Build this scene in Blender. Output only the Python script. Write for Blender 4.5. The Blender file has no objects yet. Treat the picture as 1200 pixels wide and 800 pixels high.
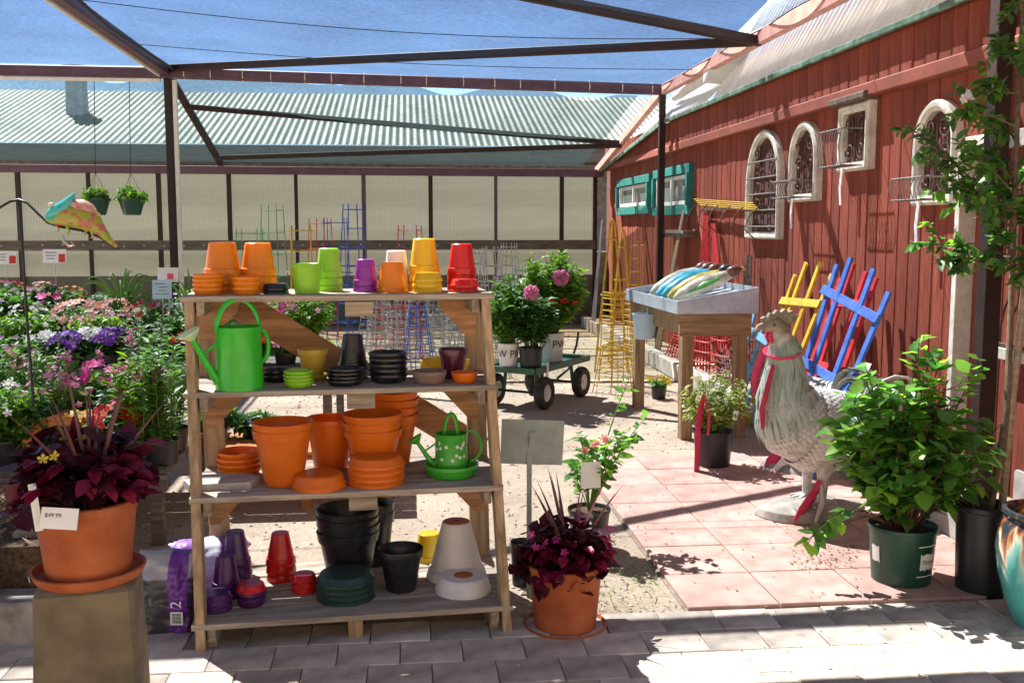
import bpy, math, random
from mathutils import Vector, Matrix, Euler
from mathutils import noise as mnoise
random.seed(7)
scene = bpy.context.scene
C = scene.collection
R = math.radians
PI = math.pi

# ------------------------------------------------------------------ camera
F = 1200.0                       # focal length in pixels of the 1200 px wide picture
CAM = Vector((0, 0, 1.6))
YAW, PITCH = R(5.71), R(6.37)
cam = bpy.data.cameras.new('camera')
cam.sensor_width = 36.0
cam.lens = 36.0 * F / 1200.0
cam.clip_start = 0.05
cam.clip_end = 2000
camo = bpy.data.objects.new('camera', cam)
camo.location = CAM
camo.rotation_euler = (PI / 2 - PITCH, 0, -YAW)
C.objects.link(camo)
scene.camera = camo

# ------------------------------------------------------------------ light
SUN_DIR = Vector((0.45, -0.76, -1.2)).normalized()      # the way the light travels
world = bpy.data.worlds.new('World')
scene.world = world
world.use_nodes = True
wn = world.node_tree
bg = wn.nodes['Background']
sky = wn.nodes.new('ShaderNodeTexSky')
sky.sky_type = 'NISHITA'
sky.sun_disc = False
sky.sun_elevation = math.asin(-SUN_DIR.z)
sky.sun_rotation = math.atan2(-SUN_DIR.x, -SUN_DIR.y)
sky.altitude = 3000
sky.dust_density = 0.05
sky.ozone_density = 2.0
wn.links.new(sky.outputs[0], bg.inputs['Color'])
bg.inputs['Strength'].default_value = 0.05
sun = bpy.data.lights.new('sun', 'SUN')
sun.energy = 5.0
sun.angle = R(0.5)
sun.color = (1.0, 0.955, 0.88)
suno = bpy.data.objects.new('sun', sun)
suno.rotation_euler = SUN_DIR.to_track_quat('-Z', 'Y').to_euler()
suno.location = (-10, 12, 20)
C.objects.link(suno)
scene.view_settings.view_transform = 'Standard'
scene.view_settings.look = 'None'
scene.view_settings.gamma = 1.0
scene.view_settings.exposure = 2.0
try:
    scene.cycles.transparent_max_bounces = 12
    scene.cycles.max_bounces = 8
except Exception:
    pass

# ------------------------------------------------------------------ picture -> place
FH = Vector((math.sin(YAW), math.cos(YAW), 0))
RT = Vector((math.cos(YAW), -math.sin(YAW), 0))
FW = FH * math.cos(PITCH) + Vector((0, 0, -math.sin(PITCH)))
UP = FH * math.sin(PITCH) + Vector((0, 0, math.cos(PITCH)))
def ray(px, py):
    return FW + RT * ((px - 600) / F) - UP * ((py - 400) / F)
def G(px, py, z=0.0):                 # point at height z
    d = ray(px, py); return CAM + d * ((z - CAM.z) / d.z)
def PS(px, py, s):                    # point in the cross plane y = s
    d = ray(px, py); return CAM + d * ((s - CAM.y) / d.y)
def PU(px, py, u):                    # point in the wall plane x = u
    d = ray(px, py); return CAM + d * ((u - CAM.x) / d.x)
def depth(p): return (Vector(p) - CAM).dot(FW)
def solve(px, o, e):                  # o + t*e that shows in picture column px
    o = Vector(o) - CAM; e = Vector(e); k = (px - 600) / F
    return (k * o.dot(FW) - o.dot(RT)) / (e.dot(RT) - k * e.dot(FW))
def US(px, s, z=0.0):
    return solve(px, (0, s, z), (1, 0, 0))

# ------------------------------------------------------------------ meshes
class MB:
    def __init__(self): self.v = []; self.f = []; self.m = []
    def add(self, vs, fs, mi=0):
        o = len(self.v)
        self.v.extend([tuple(p) for p in vs])
        for f in fs:
            self.f.append(tuple(i + o for i in f)); self.m.append(mi)
    def box(self, c, s, mi=0, rot=None):
        c = Vector(c); h = Vector(s) / 2
        vs = [Vector((x, y, z)) for z in (-h.z, h.z) for y in (-h.y, h.y) for x in (-h.x, h.x)]
        if rot is not None: vs = [rot @ v for v in vs]
        self.add([c + v for v in vs], [(0, 2, 3, 1), (4, 5, 7, 6), (0, 1, 5, 4), (2, 6, 7, 3), (0, 4, 6, 2), (1, 3, 7, 5)], mi)
    def bar(self, p0, p1, w, h, up=(0, 0, 1), ch=0.003, mi=0):     # chamfered bar, w across, h along up
        p0 = Vector(p0); p1 = Vector(p1); d = (p1 - p0).normalized(); up = Vector(up)
        a = d.cross(up)
        if a.length < 1e-4: a = d.cross(Vector((0, 1, 0)))
        a.normalize(); b = a.cross(d).normalized()
        x, y = w / 2, h / 2; ch = min(ch, x * .6, y * .6)
        sec = [(x - ch, -y), (x, -y + ch), (x, y - ch), (x - ch, y), (-x + ch, y), (-x, y - ch), (-x, -y + ch), (-x + ch, -y)]
        vs = [p0 + a * i + b * j for i, j in sec] + [p1 + a * i + b * j for i, j in sec]
        fs = [(i, (i + 1) % 8, 8 + (i + 1) % 8, 8 + i) for i in range(8)] + [tuple(range(7, -1, -1)), tuple(range(8, 16))]
        self.add(vs, fs, mi)
    def tube(self, pts, r, n=6, mi=0, cap=True, flat=1.0):
        pts = [Vector(p) for p in pts]; k = len(pts)
        rs = r if isinstance(r, (list, tuple)) else [r] * k
        rings = []; a = None
        for i, p in enumerate(pts):
            d = (pts[min(i + 1, k - 1)] - pts[max(i - 1, 0)])
            if d.length < 1e-9: d = Vector((0, 0, 1))
            d.normalize()
            if a is None:
                a = d.orthogonal().normalized()
            else:
                a = (a - d * a.dot(d))
                a = a.normalized() if a.length > 1e-6 else d.orthogonal().normalized()
            b = d.cross(a)
            rings.append([p + (a * math.cos(2 * PI * j / n) + b * flat * math.sin(2 * PI * j / n)) * rs[i] for j in range(n)])
        self.loft(rings, mi, cap)
    def loft(self, rings, mi=0, cap=True):
        n = len(rings[0]); k = len(rings)
        vs = [p for rg in rings for p in rg]
        fs = [(i * n + j, i * n + (j + 1) % n, (i + 1) * n + (j + 1) % n, (i + 1) * n + j) for i in range(k - 1) for j in range(n)]
        if cap: fs += [tuple(range(n - 1, -1, -1)), tuple(range((k - 1) * n, k * n))]
        self.add(vs, fs, mi)
    def lathe(self, prof, n=28, c=(0, 0, 0), mi=0, sx=1.0, sy=1.0, wob=0.0):
        c = Vector(c); vs = []; fs = []; idx = []
        for r, z in prof:
            if r < 1e-6:
                idx.append([len(vs)]); vs.append(c + Vector((0, 0, z)))
            else:
                row = []
                for j in range(n):
                    a = 2 * PI * j / n
                    q = r * (1 + wob * math.sin(3 * a + z * 40) + wob * .7 * math.sin(5 * a + 1.3 - z * 25))
                    row.append(len(vs)); vs.append(c + Vector((q * math.cos(a) * sx, q * math.sin(a) * sy, z)))
                idx.append(row)
        for A, B in zip(idx, idx[1:]):
            for j in range(n):
                k = (j + 1) % n
                if len(A) == 1 and len(B) == 1: continue
                if len(A) == 1: fs.append((A[0], B[k], B[j]))
                elif len(B) == 1: fs.append((A[j], A[k], B[0]))
                else: fs.append((A[j], A[k], B[k], B[j]))
        self.add(vs, fs, mi)
    def leaf(self, p, d, nrm, L, W, droop=0.25, mi=0, fold=0.18):
        p = Vector(p); d = Vector(d).normalized(); s = d.cross(Vector(nrm))
        if s.length < 1e-4: s = d.orthogonal()
        s.normalize(); n = s.cross(d)
        m1 = p + d * (L * .45) - n * (W * fold)
        t = p + d * L - n * (L * droop)
        l = p + d * (L * .40) + s * (W * .5); r = p + d * (L * .40) - s * (W * .5)
        l2 = p + d * (L * .75) + s * (W * .33) - n * (L * droop * .5); r2 = p + d * (L * .75) - s * (W * .33) - n * (L * droop * .5)
        self.add([p, r, r2, t, l2, l, m1], [(0, 1, 6), (1, 2, 6), (2, 3, 6), (3, 4, 6), (4, 5, 6), (5, 0, 6)], mi)
    def flower(self, p, nrm, r, k=5, mi=0, cup=0.25, mc=None):
        p = Vector(p); n = Vector(nrm).normalized(); a = n.orthogonal().normalized(); b = n.cross(a); ph = random.random() * 6
        for i in range(k):
            t = ph + 2 * PI * i / k; w = PI / k * .95
            q = lambda ang, rr, hh: p + (a * math.cos(ang) + b * math.sin(ang)) * rr + n * hh
            self.add([p, q(t - w * .8, r * .7, r * cup * .6), q(t, r, r * cup), q(t + w * .8, r * .7, r * cup * .6)], [(0, 1, 2, 3)], mi)
        if mc is not None:
            self.add([p + n * r * .22, p + a * r * .16 + n * r * .08, p + b * r * .16 + n * r * .08, p - a * r * .16 + n * r * .08, p - b * r * .16 + n * r * .08],
                     [(0, 1, 2), (0, 2, 3), (0, 3, 4), (0, 4, 1)], mc)
    def prism(self, pts, axis, t, mi=0):       # polygon of 3-D points pushed along axis by t
        n = len(pts); ax = Vector(axis) * t; pts = [Vector(p) for p in pts]
        self.add(pts + [p + ax for p in pts], [tuple(range(n - 1, -1, -1)), tuple(range(n, 2 * n))] +
                 [(i, (i + 1) % n, n + (i + 1) % n, n + i) for i in range(n)], mi)
    def mesh(self, name, mats, smooth=0.7):
        me = bpy.data.meshes.new(name)
        me.from_pydata(self.v, [], self.f)
        for m in (mats if isinstance(mats, (list, tuple)) else [mats]): me.materials.append(m)
        if max(self.m, default=0) > 0: me.polygons.foreach_set('material_index', self.m)
        if smooth:
            me.polygons.foreach_set('use_smooth', [True] * len(self.f))
            me.set_sharp_from_angle(angle=smooth)
        me.update()
        return me
    def build(self, name, mats, parent=None, loc=(0, 0, 0), rot=(0, 0, 0), smooth=0.7):
        return link(name, self.mesh(name, mats, smooth), parent, loc, rot)

def link(name, me, parent=None, loc=(0, 0, 0), rot=(0, 0, 0), scale=None):
    o = bpy.data.objects.new(name, me); C.objects.link(o)
    o.parent = parent; o.location = loc; o.rotation_euler = rot
    if scale is not None: o.scale = scale
    return o
def tag(o, label, cat, group=None):
    o['label'] = label; o['category'] = cat
    if group: o['group'] = group
    return o
def thing(name, label, cat, loc=(0, 0, 0), rz=0.0, group=None, rot=None):
    o = bpy.data.objects.new(name, None); C.objects.link(o)
    o.empty_display_size = 0.05
    o.location = loc; o.rotation_euler = rot if rot else (0, 0, rz)
    return tag(o, label, cat, group)
def struct(o): o['kind'] = 'structure'; return o
def stuff(o): o['kind'] = 'stuff'; return o
def rnd(a, b): return random.uniform(a, b)
def text_geo(body, size):
    cu = bpy.data.curves.new('t', 'FONT'); cu.body = body; cu.size = size; cu.align_x = 'CENTER'; cu.align_y = 'CENTER'
    ob = bpy.data.objects.new('t', cu); C.objects.link(ob)
    dg = bpy.context.evaluated_depsgraph_get()
    me = bpy.data.meshes.new_from_object(ob.evaluated_get(dg))
    vs = [v.co.copy() for v in me.vertices]; fs = [tuple(p.vertices) for p in me.polygons]
    bpy.data.objects.remove(ob); bpy.data.curves.remove(cu); bpy.data.meshes.remove(me)
    return vs, fs

# ------------------------------------------------------------------ materials
def N(nt, t, **kw):
    n = nt.nodes.new(t)
    for k, v in kw.items(): setattr(n, k, v)
    return n
def base_mat(name):
    m = bpy.data.materials.new(name); m.use_nodes = True
    return m, m.node_tree, m.node_tree.nodes['Principled BSDF']
def rgb(c): return (c[0], c[1], c[2], 1.0)
def noise_mix(nt, c0, c1, scale, stretch=(1, 1, 1), detail=6.0, lo=0.35, hi=0.65, coord='Object', rough=0.6):
    tc = N(nt, 'ShaderNodeTexCoord'); mp = N(nt, 'ShaderNodeMapping')
    mp.inputs['Scale'].default_value = stretch
    nz = N(nt, 'ShaderNodeTexNoise'); nz.inputs['Scale'].default_value = scale; nz.inputs['Detail'].default_value = detail
    nz.inputs['Roughness'].default_value = rough
    rp = N(nt, 'ShaderNodeMapRange'); rp.inputs[1].default_value = lo; rp.inputs[2].default_value = hi
    mx = N(nt, 'ShaderNodeMix', data_type='RGBA')
    nt.links.new(tc.outputs[coord], mp.inputs[0]); nt.links.new(mp.outputs[0], nz.inputs['Vector'])
    nt.links.new(nz.outputs['Fac'], rp.inputs[0]); nt.links.new(rp.outputs[0], mx.inputs['Factor'])
    mx.inputs[6].default_value = rgb(c0); mx.inputs[7].default_value = rgb(c1)
    return mx.outputs[2], nz.outputs['Fac'], mp.outputs[0]
def bump(nt, b, h, strength=0.3, dist=0.01):
    bp = N(nt, 'ShaderNodeBump'); bp.inputs['Strength'].default_value = strength; bp.inputs['Distance'].default_value = dist
    nt.links.new(h, bp.inputs['Height']); nt.links.new(bp.outputs[0], b.inputs['Normal'])
def obj_var(nt, col, amt=0.25):          # each object a little lighter or darker
    oi = N(nt, 'ShaderNodeObjectInfo'); mr = N(nt, 'ShaderNodeMapRange')
    mr.inputs[3].default_value = 1 - amt; mr.inputs[4].default_value = 1 + amt
    nt.links.new(oi.outputs['Random'], mr.inputs[0])
    hs = N(nt, 'ShaderNodeHueSaturation'); nt.links.new(mr.outputs[0], hs.inputs['Value']); nt.links.new(col, hs.inputs['Color'])
    return hs.outputs[0]
def M(name, c, rough=0.6, var=0.2, scale=12, bmp=0.0, metal=0.0, stretch=(1, 1, 1), ov=0.0, c2=None, spec=0.5, bdist=0.004, bscale=None, lo=.35, hi=.65, coat=0.0):
    m, nt, b = base_mat(name)
    c0 = tuple(x * (1 - var) for x in c); c1 = c2 if c2 else tuple(min(1, x * (1 + var)) for x in c)
    col, fac, vec = noise_mix(nt, c0, c1, scale, stretch, lo=lo, hi=hi)
    if ov: col = obj_var(nt, col, ov)
    nt.links.new(col, b.inputs['Base Color'])
    b.inputs['Roughness'].default_value = rough; b.inputs['Metallic'].default_value = metal
    b.inputs['Specular IOR Level'].default_value = spec
    if coat: b.inputs['Coat Weight'].default_value = coat; b.inputs['Coat Roughness'].default_value = 0.12
    if bmp:
        if bscale:
            n2 = N(nt, 'ShaderNodeTexNoise'); n2.inputs['Scale'].default_value = bscale; n2.inputs['Detail'].default_value = 4
            nt.links.new(vec, n2.inputs['Vector']); fac = n2.outputs['Fac']
        bump(nt, b, fac, bmp, bdist)
    return m
def leafmat(name, cols, trans=0.35, rough=0.45, spec=0.4):
    m, nt, b = base_mat(name)
    ge = N(nt, 'ShaderNodeNewGeometry'); cr = N(nt, 'ShaderNodeValToRGB')
    while len(cr.color_ramp.elements) < len(cols): cr.color_ramp.elements.new(0.5)
    for i, c in enumerate(cols):
        cr.color_ramp.elements[i].position = i / max(1, len(cols) - 1); cr.color_ramp.elements[i].color = rgb(c)
    nt.links.new(ge.outputs['Random Per Island'], cr.inputs[0])
    nt.links.new(cr.outputs[0], b.inputs['Base Color'])
    b.inputs['Roughness'].default_value = rough; b.inputs['Specular IOR Level'].default_value = spec
    tr = N(nt, 'ShaderNodeBsdfTranslucent'); mx = N(nt, 'ShaderNodeMixShader'); mx.inputs[0].default_value = trans
    hs = N(nt, 'ShaderNodeHueSaturation'); hs.inputs['Value'].default_value = 1.5; hs.inputs['Saturation'].default_value = 1.1
    nt.links.new(cr.outputs[0], hs.inputs['Color']); nt.links.new(hs.outputs[0], tr.inputs['Color'])
    nt.links.new(b.outputs[0], mx.inputs[1]); nt.links.new(tr.outputs[0], mx.inputs[2])
    nt.links.new(mx.outputs[0], nt.nodes['Material Output'].inputs['Surface'])
    return m
def plastic(name, c, rough=0.3, trans=0.0):
    m, nt, b = base_mat(name)
    col, fac, vec = noise_mix(nt, tuple(x * .86 for x in c), c, 9, lo=.3, hi=.6)
    dn = N(nt, 'ShaderNodeTexNoise'); dn.inputs['Scale'].default_value = 38; dn.inputs['Detail'].default_value = 9; dn.inputs['Roughness'].default_value = .8
    nt.links.new(vec, dn.inputs['Vector']); dr = N(nt, 'ShaderNodeMapRange'); dr.inputs[1].default_value = .5; dr.inputs[2].default_value = .78; dr.inputs[4].default_value = .14
    nt.links.new(dn.outputs['Fac'], dr.inputs[0]); dm = N(nt, 'ShaderNodeMix', data_type='RGBA'); nt.links.new(dr.outputs[0], dm.inputs['Factor'])
    nt.links.new(col, dm.inputs[6]); dm.inputs[7].default_value = (.42, .34, .27, 1); col = dm.outputs[2]
    nt.links.new(col, b.inputs['Base Color']); b.inputs['Roughness'].default_value = rough
    n2 = N(nt, 'ShaderNodeTexNoise'); n2.inputs['Scale'].default_value = 30; mr = N(nt, 'ShaderNodeMapRange')
    mr.inputs[3].default_value = rough * .7; mr.inputs[4].default_value = rough * 1.7
    nt.links.new(vec, n2.inputs['Vector']); nt.links.new(n2.outputs['Fac'], mr.inputs[0]); nt.links.new(mr.outputs[0], b.inputs['Roughness'])
    if trans:
        tr = N(nt, 'ShaderNodeBsdfTranslucent'); mx = N(nt, 'ShaderNodeMixShader'); mx.inputs[0].default_value = trans
        nt.links.new(col, tr.inputs['Color']); nt.links.new(b.outputs[0], mx.inputs[1]); nt.links.new(tr.outputs[0], mx.inputs[2])
        nt.links.new(mx.outputs[0], nt.nodes['Material Output'].inputs['Surface'])
    return m
def wood(name, c, axis, c2=None, ov=0.2, rough=0.8):     # grain runs along the axis
    st = [9, 9, 9]; st['xyz'.index(axis)] = 0.7
    m, nt, b = base_mat(name)
    col, fac, vec = noise_mix(nt, tuple(x * .5 for x in c), c2 if c2 else tuple(min(1, x * 1.3) for x in c), 5, tuple(st), detail=9, lo=.3, hi=.7)
    col = obj_var(nt, col, ov)
    nt.links.new(col, b.inputs['Base Color']); b.inputs['Roughness'].default_value = rough
    b.inputs['Specular IOR Level'].default_value = 0.25
    bump(nt, b, fac, 0.35, 0.004)
    return m

m_sand = None
def make_sand():
    m, nt, b = base_mat('sand')
    col, fac, vec = noise_mix(nt, (.50, .38, .27), (.66, .53, .40), 1.6, detail=10, lo=.3, hi=.7)
    n2 = N(nt, 'ShaderNodeTexNoise'); n2.inputs['Scale'].default_value = 55; n2.inputs['Detail'].default_value = 6; n2.inputs['Roughness'].default_value = .75
    mr = N(nt, 'ShaderNodeMapRange'); mr.inputs[1].default_value = .3; mr.inputs[2].default_value = .7; mr.inputs[3].default_value = .6; mr.inputs[4].default_value = 1.2
    hs = N(nt, 'ShaderNodeHueSaturation')
    nt.links.new(vec, n2.inputs['Vector']); nt.links.new(n2.outputs['Fac'], mr.inputs[0]); nt.links.new(mr.outputs[0], hs.inputs['Value'])
    nt.links.new(col, hs.inputs['Color']); nt.links.new(hs.outputs[0], b.inputs['Base Color'])
    b.inputs['Roughness'].default_value = .95; b.inputs['Specular IOR Level'].default_value = .15
    bump(nt, b, n2.outputs['Fac'], .8, .02)
    return m
m_sand = make_sand()
m_paver = M('concrete_paver', (.50, .415, .335), .9, .38, 7, .5, ov=.22, bscale=110, spec=.2, lo=.3, hi=.7)
m_joint = M('joint_sand', (.27, .22, .17), .95, .3, 30, spec=.1)
m_tile = M('pink_flagstone', (.53, .315, .255), .85, .2, 5.0, .25, ov=.09, bscale=70, spec=.2)
m_kerb = M('kerb_concrete', (.55, .49, .43), .9, .2, 8, .4, bscale=60)
m_block = M('concrete_block', (.26, .23, .20), .95, .35, 10, .6, bscale=70, ov=.2)
m_pedestal = M('pedestal_concrete', (.19, .145, .085), .95, .35, 7, .5, bscale=60, lo=.3, hi=.7)
m_soil = M('potting_soil', (.10, .065, .04), .95, .5, 60, .8, spec=.1)
m_mulch = M('mulch', (.23, .15, .09), .95, .4, 30, .5, ov=.0)
m_pebble = M('pebble', (.45, .36, .28), .9, .4, 3, ov=.0)
m_red = M('red_barn_paint', (.25, .058, .033), .75, .26, 6, .25, stretch=(6, 6, .6), ov=.2, bscale=18, spec=.25)
m_redtrim = M('red_trim_paint', (.29, .072, .041), .7, .2, 5, .2, stretch=(1, .5, 1), bscale=15)
m_redback = M('dark_red_backing', (.14, .03, .02), .9)
m_brown = M('brown_steel', (.028, .011, .009), .6, .3, 9, .1, spec=.4)
m_purple_pipe = M('purple_pipe', (.105, .048, .07), .5, .25, 6)
m_pink_rail = M('pink_rail_paint', (.64, .33, .27), .7, .2, 7, .15)
m_cream_pipe = M('cream_pipe', (.72, .68, .58), .5, .1, 8)
m_white_metal = M('white_roof_metal', (.78, .80, .80), .45, .12, 3, stretch=(1, 4, 1))
m_green_trim = M('weathered_green_trim', (.06, .15, .09), .7, .45, 9, c2=(.20, .32, .22))
m_teal_paint = M('teal_paint', (.015, .19, .17), .55, .25, 10)
m_window_white = M('window_white', (.78, .77, .72), .5, .1, 8)
m_glass = M('window_glass', (.10, .13, .14), .08, .2, 2, spec=.8)
m_plaster = M('weathered_plaster', (.70, .64, .52), .85, .25, 9, .5, c2=(.84, .79, .68), bscale=35)
m_iron = M('rusted_iron', (.10, .055, .04), .7, .5, 30, metal=.4, c2=(.22, .12, .08))
m_iron_grey = M('grey_iron', (.22, .19, .17), .6, .3, 30, metal=.5)
m_blackmetal = M('black_metal', (.012, .012, .012), .45, .3, 20)
m_wire_grey = M('galvanised_wire', (.42, .42, .41), .5, .25, 20, metal=.3)
m_galv = M('galvanised_sheet', (.48, .53, .57), .45, .22, 6, metal=.35, stretch=(1, 1, 1))
m_signback = M('sign_back_metal', (.30, .34, .30), .5, .2, 7, metal=.1)
m_terra = M('terracotta', (.44, .10, .032), .7, .25, 5, .15, c2=(.52, .15, .055), bscale=40, spec=.3)
m_nursery = M('black_nursery_plastic', (.014, .014, .015), .38, .3, 15)
m_dgreen = M('dark_green_plastic', (.012, .06, .038), .35, .2, 8)
m_whiteplastic = M('white_plastic', (.74, .73, .69), .4, .1, 8)
m_card = M('white_card', (.78, .77, .74), .6, .05, 5)
m_print = M('grey_print', (.22, .22, .25), .7)
m_redprint = M('red_print', (.55, .03, .03), .6)
m_blueprint = M('pale_blue_card', (.42, .62, .74), .6, .12, 9)
m_ink = M('ink', (.02, .02, .03), .6)
m_rubber = M('tyre_rubber', (.018, .017, .016), .8, .4, 20, c2=(.06, .05, .04))
m_ribbon = M('pink_ribbon', (.72, .045, .13), .45, .15, 20)
m_ribbon_white = M('white_ribbon', (.80, .78, .76), .5, .08, 20)
m_bamboo = M('bamboo', (.30, .22, .14), .7, .35, 12, stretch=(1, 1, 4))
m_bark = M('bark', (.13, .09, .06), .9, .4, 30, .5)
m_stem = M('green_stem', (.10, .17, .04), .7, .3, 15)
m_dstem = M('dark_stem', (.09, .035, .03), .7, .3, 15)
m_wx = wood('weathered_wood_x', (.36, .27, .19), 'x', c2=(.50, .41, .31))
m_wy = wood('weathered_wood_y', (.36, .26, .18), 'y', c2=(.48, .39, .29))
m_wz = wood('weathered_wood_z', (.44, .27, .135), 'z', c2=(.56, .38, .22))
m_wbrown = wood('brown_board', (.40, .19, .085), 'x', c2=(.50, .26, .13))
m_wtable_z = wood('table_wood_z', (.40, .25, .12), 'z', c2=(.50, .33, .18))
m_wtable_x = wood('table_wood_x', (.42, .26, .125), 'x', c2=(.52, .35, .19))
m_worange = wood('orange_stained_wood', (.58, .20, .06), 'x', c2=(.66, .27, .09))
m_wdark = wood('dark_bench_wood', (.13, .10, .08), 'x', c2=(.24, .20, .165))

PL = dict(
    orange=plastic('orange_plastic', (.95, .31, .010), .26, .35),
    terra_orange=plastic('deep_orange_plastic', (.92, .21, .010), .28, .3),
    lime=plastic('lime_plastic', (.36, .74, .03), .28, .28),
    purple=plastic('purple_plastic', (.33, .03, .40), .26, .2),
    dpurple=plastic('dark_purple_plastic', (.075, .012, .105), .28, .05),
    plum=plastic('plum_glazed', (.085, .008, .035), .2),
    white=plastic('white_plastic_pot', (.76, .72, .69), .4, .08),
    yellow=plastic('yellow_plastic', (.90, .60, .015), .26, .28),
    mustard=plastic('mustard_plastic', (.55, .34, .03), .35, .08),
    red=plastic('red_plastic', (.70, .014, .010), .24, .2),
    black=plastic('black_plastic', (.012, .012, .014), .28),
    bgreen=plastic('dark_bottle_green_plastic', (.016, .045, .034), .33),
    brown=plastic('taupe_plastic', (.22, .135, .105), .5),
    stone=M('stone_saucer', (.42, .37, .32), .8, .15, 12, .2, bscale=60),
    green=plastic('green_enamel', (.03, .48, .02), .26),
    green2=plastic('green_enamel_bright', (.05, .42, .03), .3),
)
# ================================================================== the ground
def sheet(name, x0, x1, y0, y1, z, mat, nx=1, ny=1, amp=0.0, parent=None):
    b = MB()
    for j in range(ny + 1):
        for i in range(nx + 1):
            x = x0 + (x1 - x0) * i / nx; y = y0 + (y1 - y0) * j / ny
            b.v.append((x, y, z + (amp * mnoise.noise(Vector((x * 1.7, y * 1.7, 3.1))) if amp else 0)))
    for j in range(ny):
        for i in range(nx):
            a = j * (nx + 1) + i; b.f.append((a, a + 1, a + nx + 2, a + nx + 1)); b.m.append(0)
    return b.build(name, mat, parent)
ground = MB()
ground.add([(-300, -60, 0), (300, -60, 0), (300, 600, 0), (-300, 600, 0)], [(0, 1, 2, 3)])
struct(ground.build('ground', m_sand))

# small stones on the sand
b = MB()
for i in range(5200):
    s = 4.05 + 11 * random.random() ** 1.6; u = rnd(-2.6, 2.7) * (0.5 + s / 16)
    if u > 1.08 and s < 6.95: continue
    if u > 2.7: continue
    r = rnd(.003, .009) * (1 + .05 * s) * (2.0 if random.random() < .03 else 1)
    a = rnd(0, 6); c = Vector((u, s, r * .35))
    vs = [c + Vector((math.cos(a + k * 2 * PI / 5) * r * rnd(.7, 1.2), math.sin(a + k * 2 * PI / 5) * r * rnd(.7, 1.2), 0)) for k in range(5)] + [c + Vector((0, 0, r * .6)), c - Vector((0, 0, r * .6))]
    b.add(vs, [(k, (k + 1) % 5, 5) for k in range(5)] + [((k + 1) % 5, k, 6) for k in range(5)])
stuff(b.build('gravel', m_pebble))

# brick pavers in the foreground
walk = struct(sheet('paver_walk', -4.2, 4.2, 1.6, 4.0, 0.004, m_joint))
def chamfer_slab(w, d, h, ch):
    b = MB()
    def rect(x, y, z): return [(-x, -y, z), (x, -y, z), (x, y, z), (-x, y, z)]
    b.loft([rect(w / 2, d / 2, 0), rect(w / 2, d / 2, h - ch), rect(w / 2 - ch, d / 2 - ch, h)])
    return b
pm = chamfer_slab(.2285, .1945, .022, .003).mesh('paver', m_paver, .5)
for j in range(8):
    for i in range(28):
        x = -2.95 + i * .232 + (.116 if j % 2 else 0); y = 2.5 + j * .198
        if x < -2.9 or x > 3.3: continue
        link('paver', pm, walk, (x, y, .004 + rnd(-.002, .003)), (rnd(-.006, .006), rnd(-.006, .006), rnd(-.012, .012)))

# pink flagstones
terrace = struct(sheet('flagstone_terrace', 1.13, 2.74, 4.02, 6.86, 0.006, m_joint))
tw = .40
tm = chamfer_slab(tw - .006, .405 - .006, .022, .003).mesh('flagstone', m_tile, .5)
for j in range(7):
    for i in range(4):
        link('flagstone', tm, terrace, (1.14 + tw / 2 + i * tw, 4.03 + .2025 + j * .405, .001 + rnd(0, .003)), (rnd(-.004, .004), rnd(-.004, .004), rnd(-.006, .006)))

# raised bed and its kerb along the barn
bed = struct(sheet('planting_bed', 2.86, 3.22, 3.2, 16.2, 0.155, m_sand, 2, 60, .02))
km = MB(); km.bar((0, -.49, .09), (0, .49, .09), .12, .18, ch=.012); km = km.mesh('kerb_stone', m_kerb)
kerb = MB(); kerb.box((2.815, 9.7, .08), (.08, 13.0, .15)); kerb = struct(kerb.build('kerb', m_kerb))
for i in range(13):
    link('kerb_stone', km, kerb, (2.81 + rnd(-.008, .008), 3.75 + i * 1.0, rnd(-.004, .004)), (0, 0, rnd(-.008, .008)))

# ================================================================== the red barn
barn = thing('barn', 'red board barn with corrugated white roof along the right side', 'barn', (3.2, 9.5, 0))
bo = Vector((3.2, 9.5, 0))
def rel(p): return Vector(p) - bo
b = MB(); b.box(rel((3.29, 9.8, 1.35)), (.12, 13.8, 2.9)); wall = b.build('wall', m_redback, barn)
def plank_mesh(w, h, t):
    b = MB(); b.bar((0, 0, 0), (0, 0, h), w, t, up=(1, 0, 0), ch=.006); return b.mesh('plank', m_red)
pl_lo = plank_mesh(.148, 2.40, .03); pl_hi = plank_mesh(.148, .275, .03)
k = 0; s = 3.0
while s < 16.3:
    link('plank', pl_lo, wall, rel((3.212 + rnd(-.003, .003), s, .12 + rnd(-.01, .01))), (rnd(-.001, .001), 0, rnd(-.01, .01)))
    link('plank', pl_hi, wall, rel((3.13 + rnd(-.003, .003), s + .04, 2.57)), (0, 0, rnd(-.01, .01)))
    s += .155
b = MB(); b.bar(rel((3.15, 3.0, 2.53)), rel((3.15, 16.35, 2.53)), .10, .09, ch=.008); b.build('ledge_board', m_redtrim, barn)
b = MB(); b.bar(rel((3.05, 2.6, 2.85)), rel((3.05, 12.25, 2.85)), .03, .045, ch=.006)
b.bar(rel((3.05, 12.25, 2.85)), rel((3.05, 16.4, 2.48)), .03, .045, ch=.006); b.build('eave_trim', m_green_trim, barn)
b = MB(); b.box(rel((3.13, 7.4, 2.858)), (.13, 9.6, .02)); b.build('soffit', m_redtrim, barn)
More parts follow.
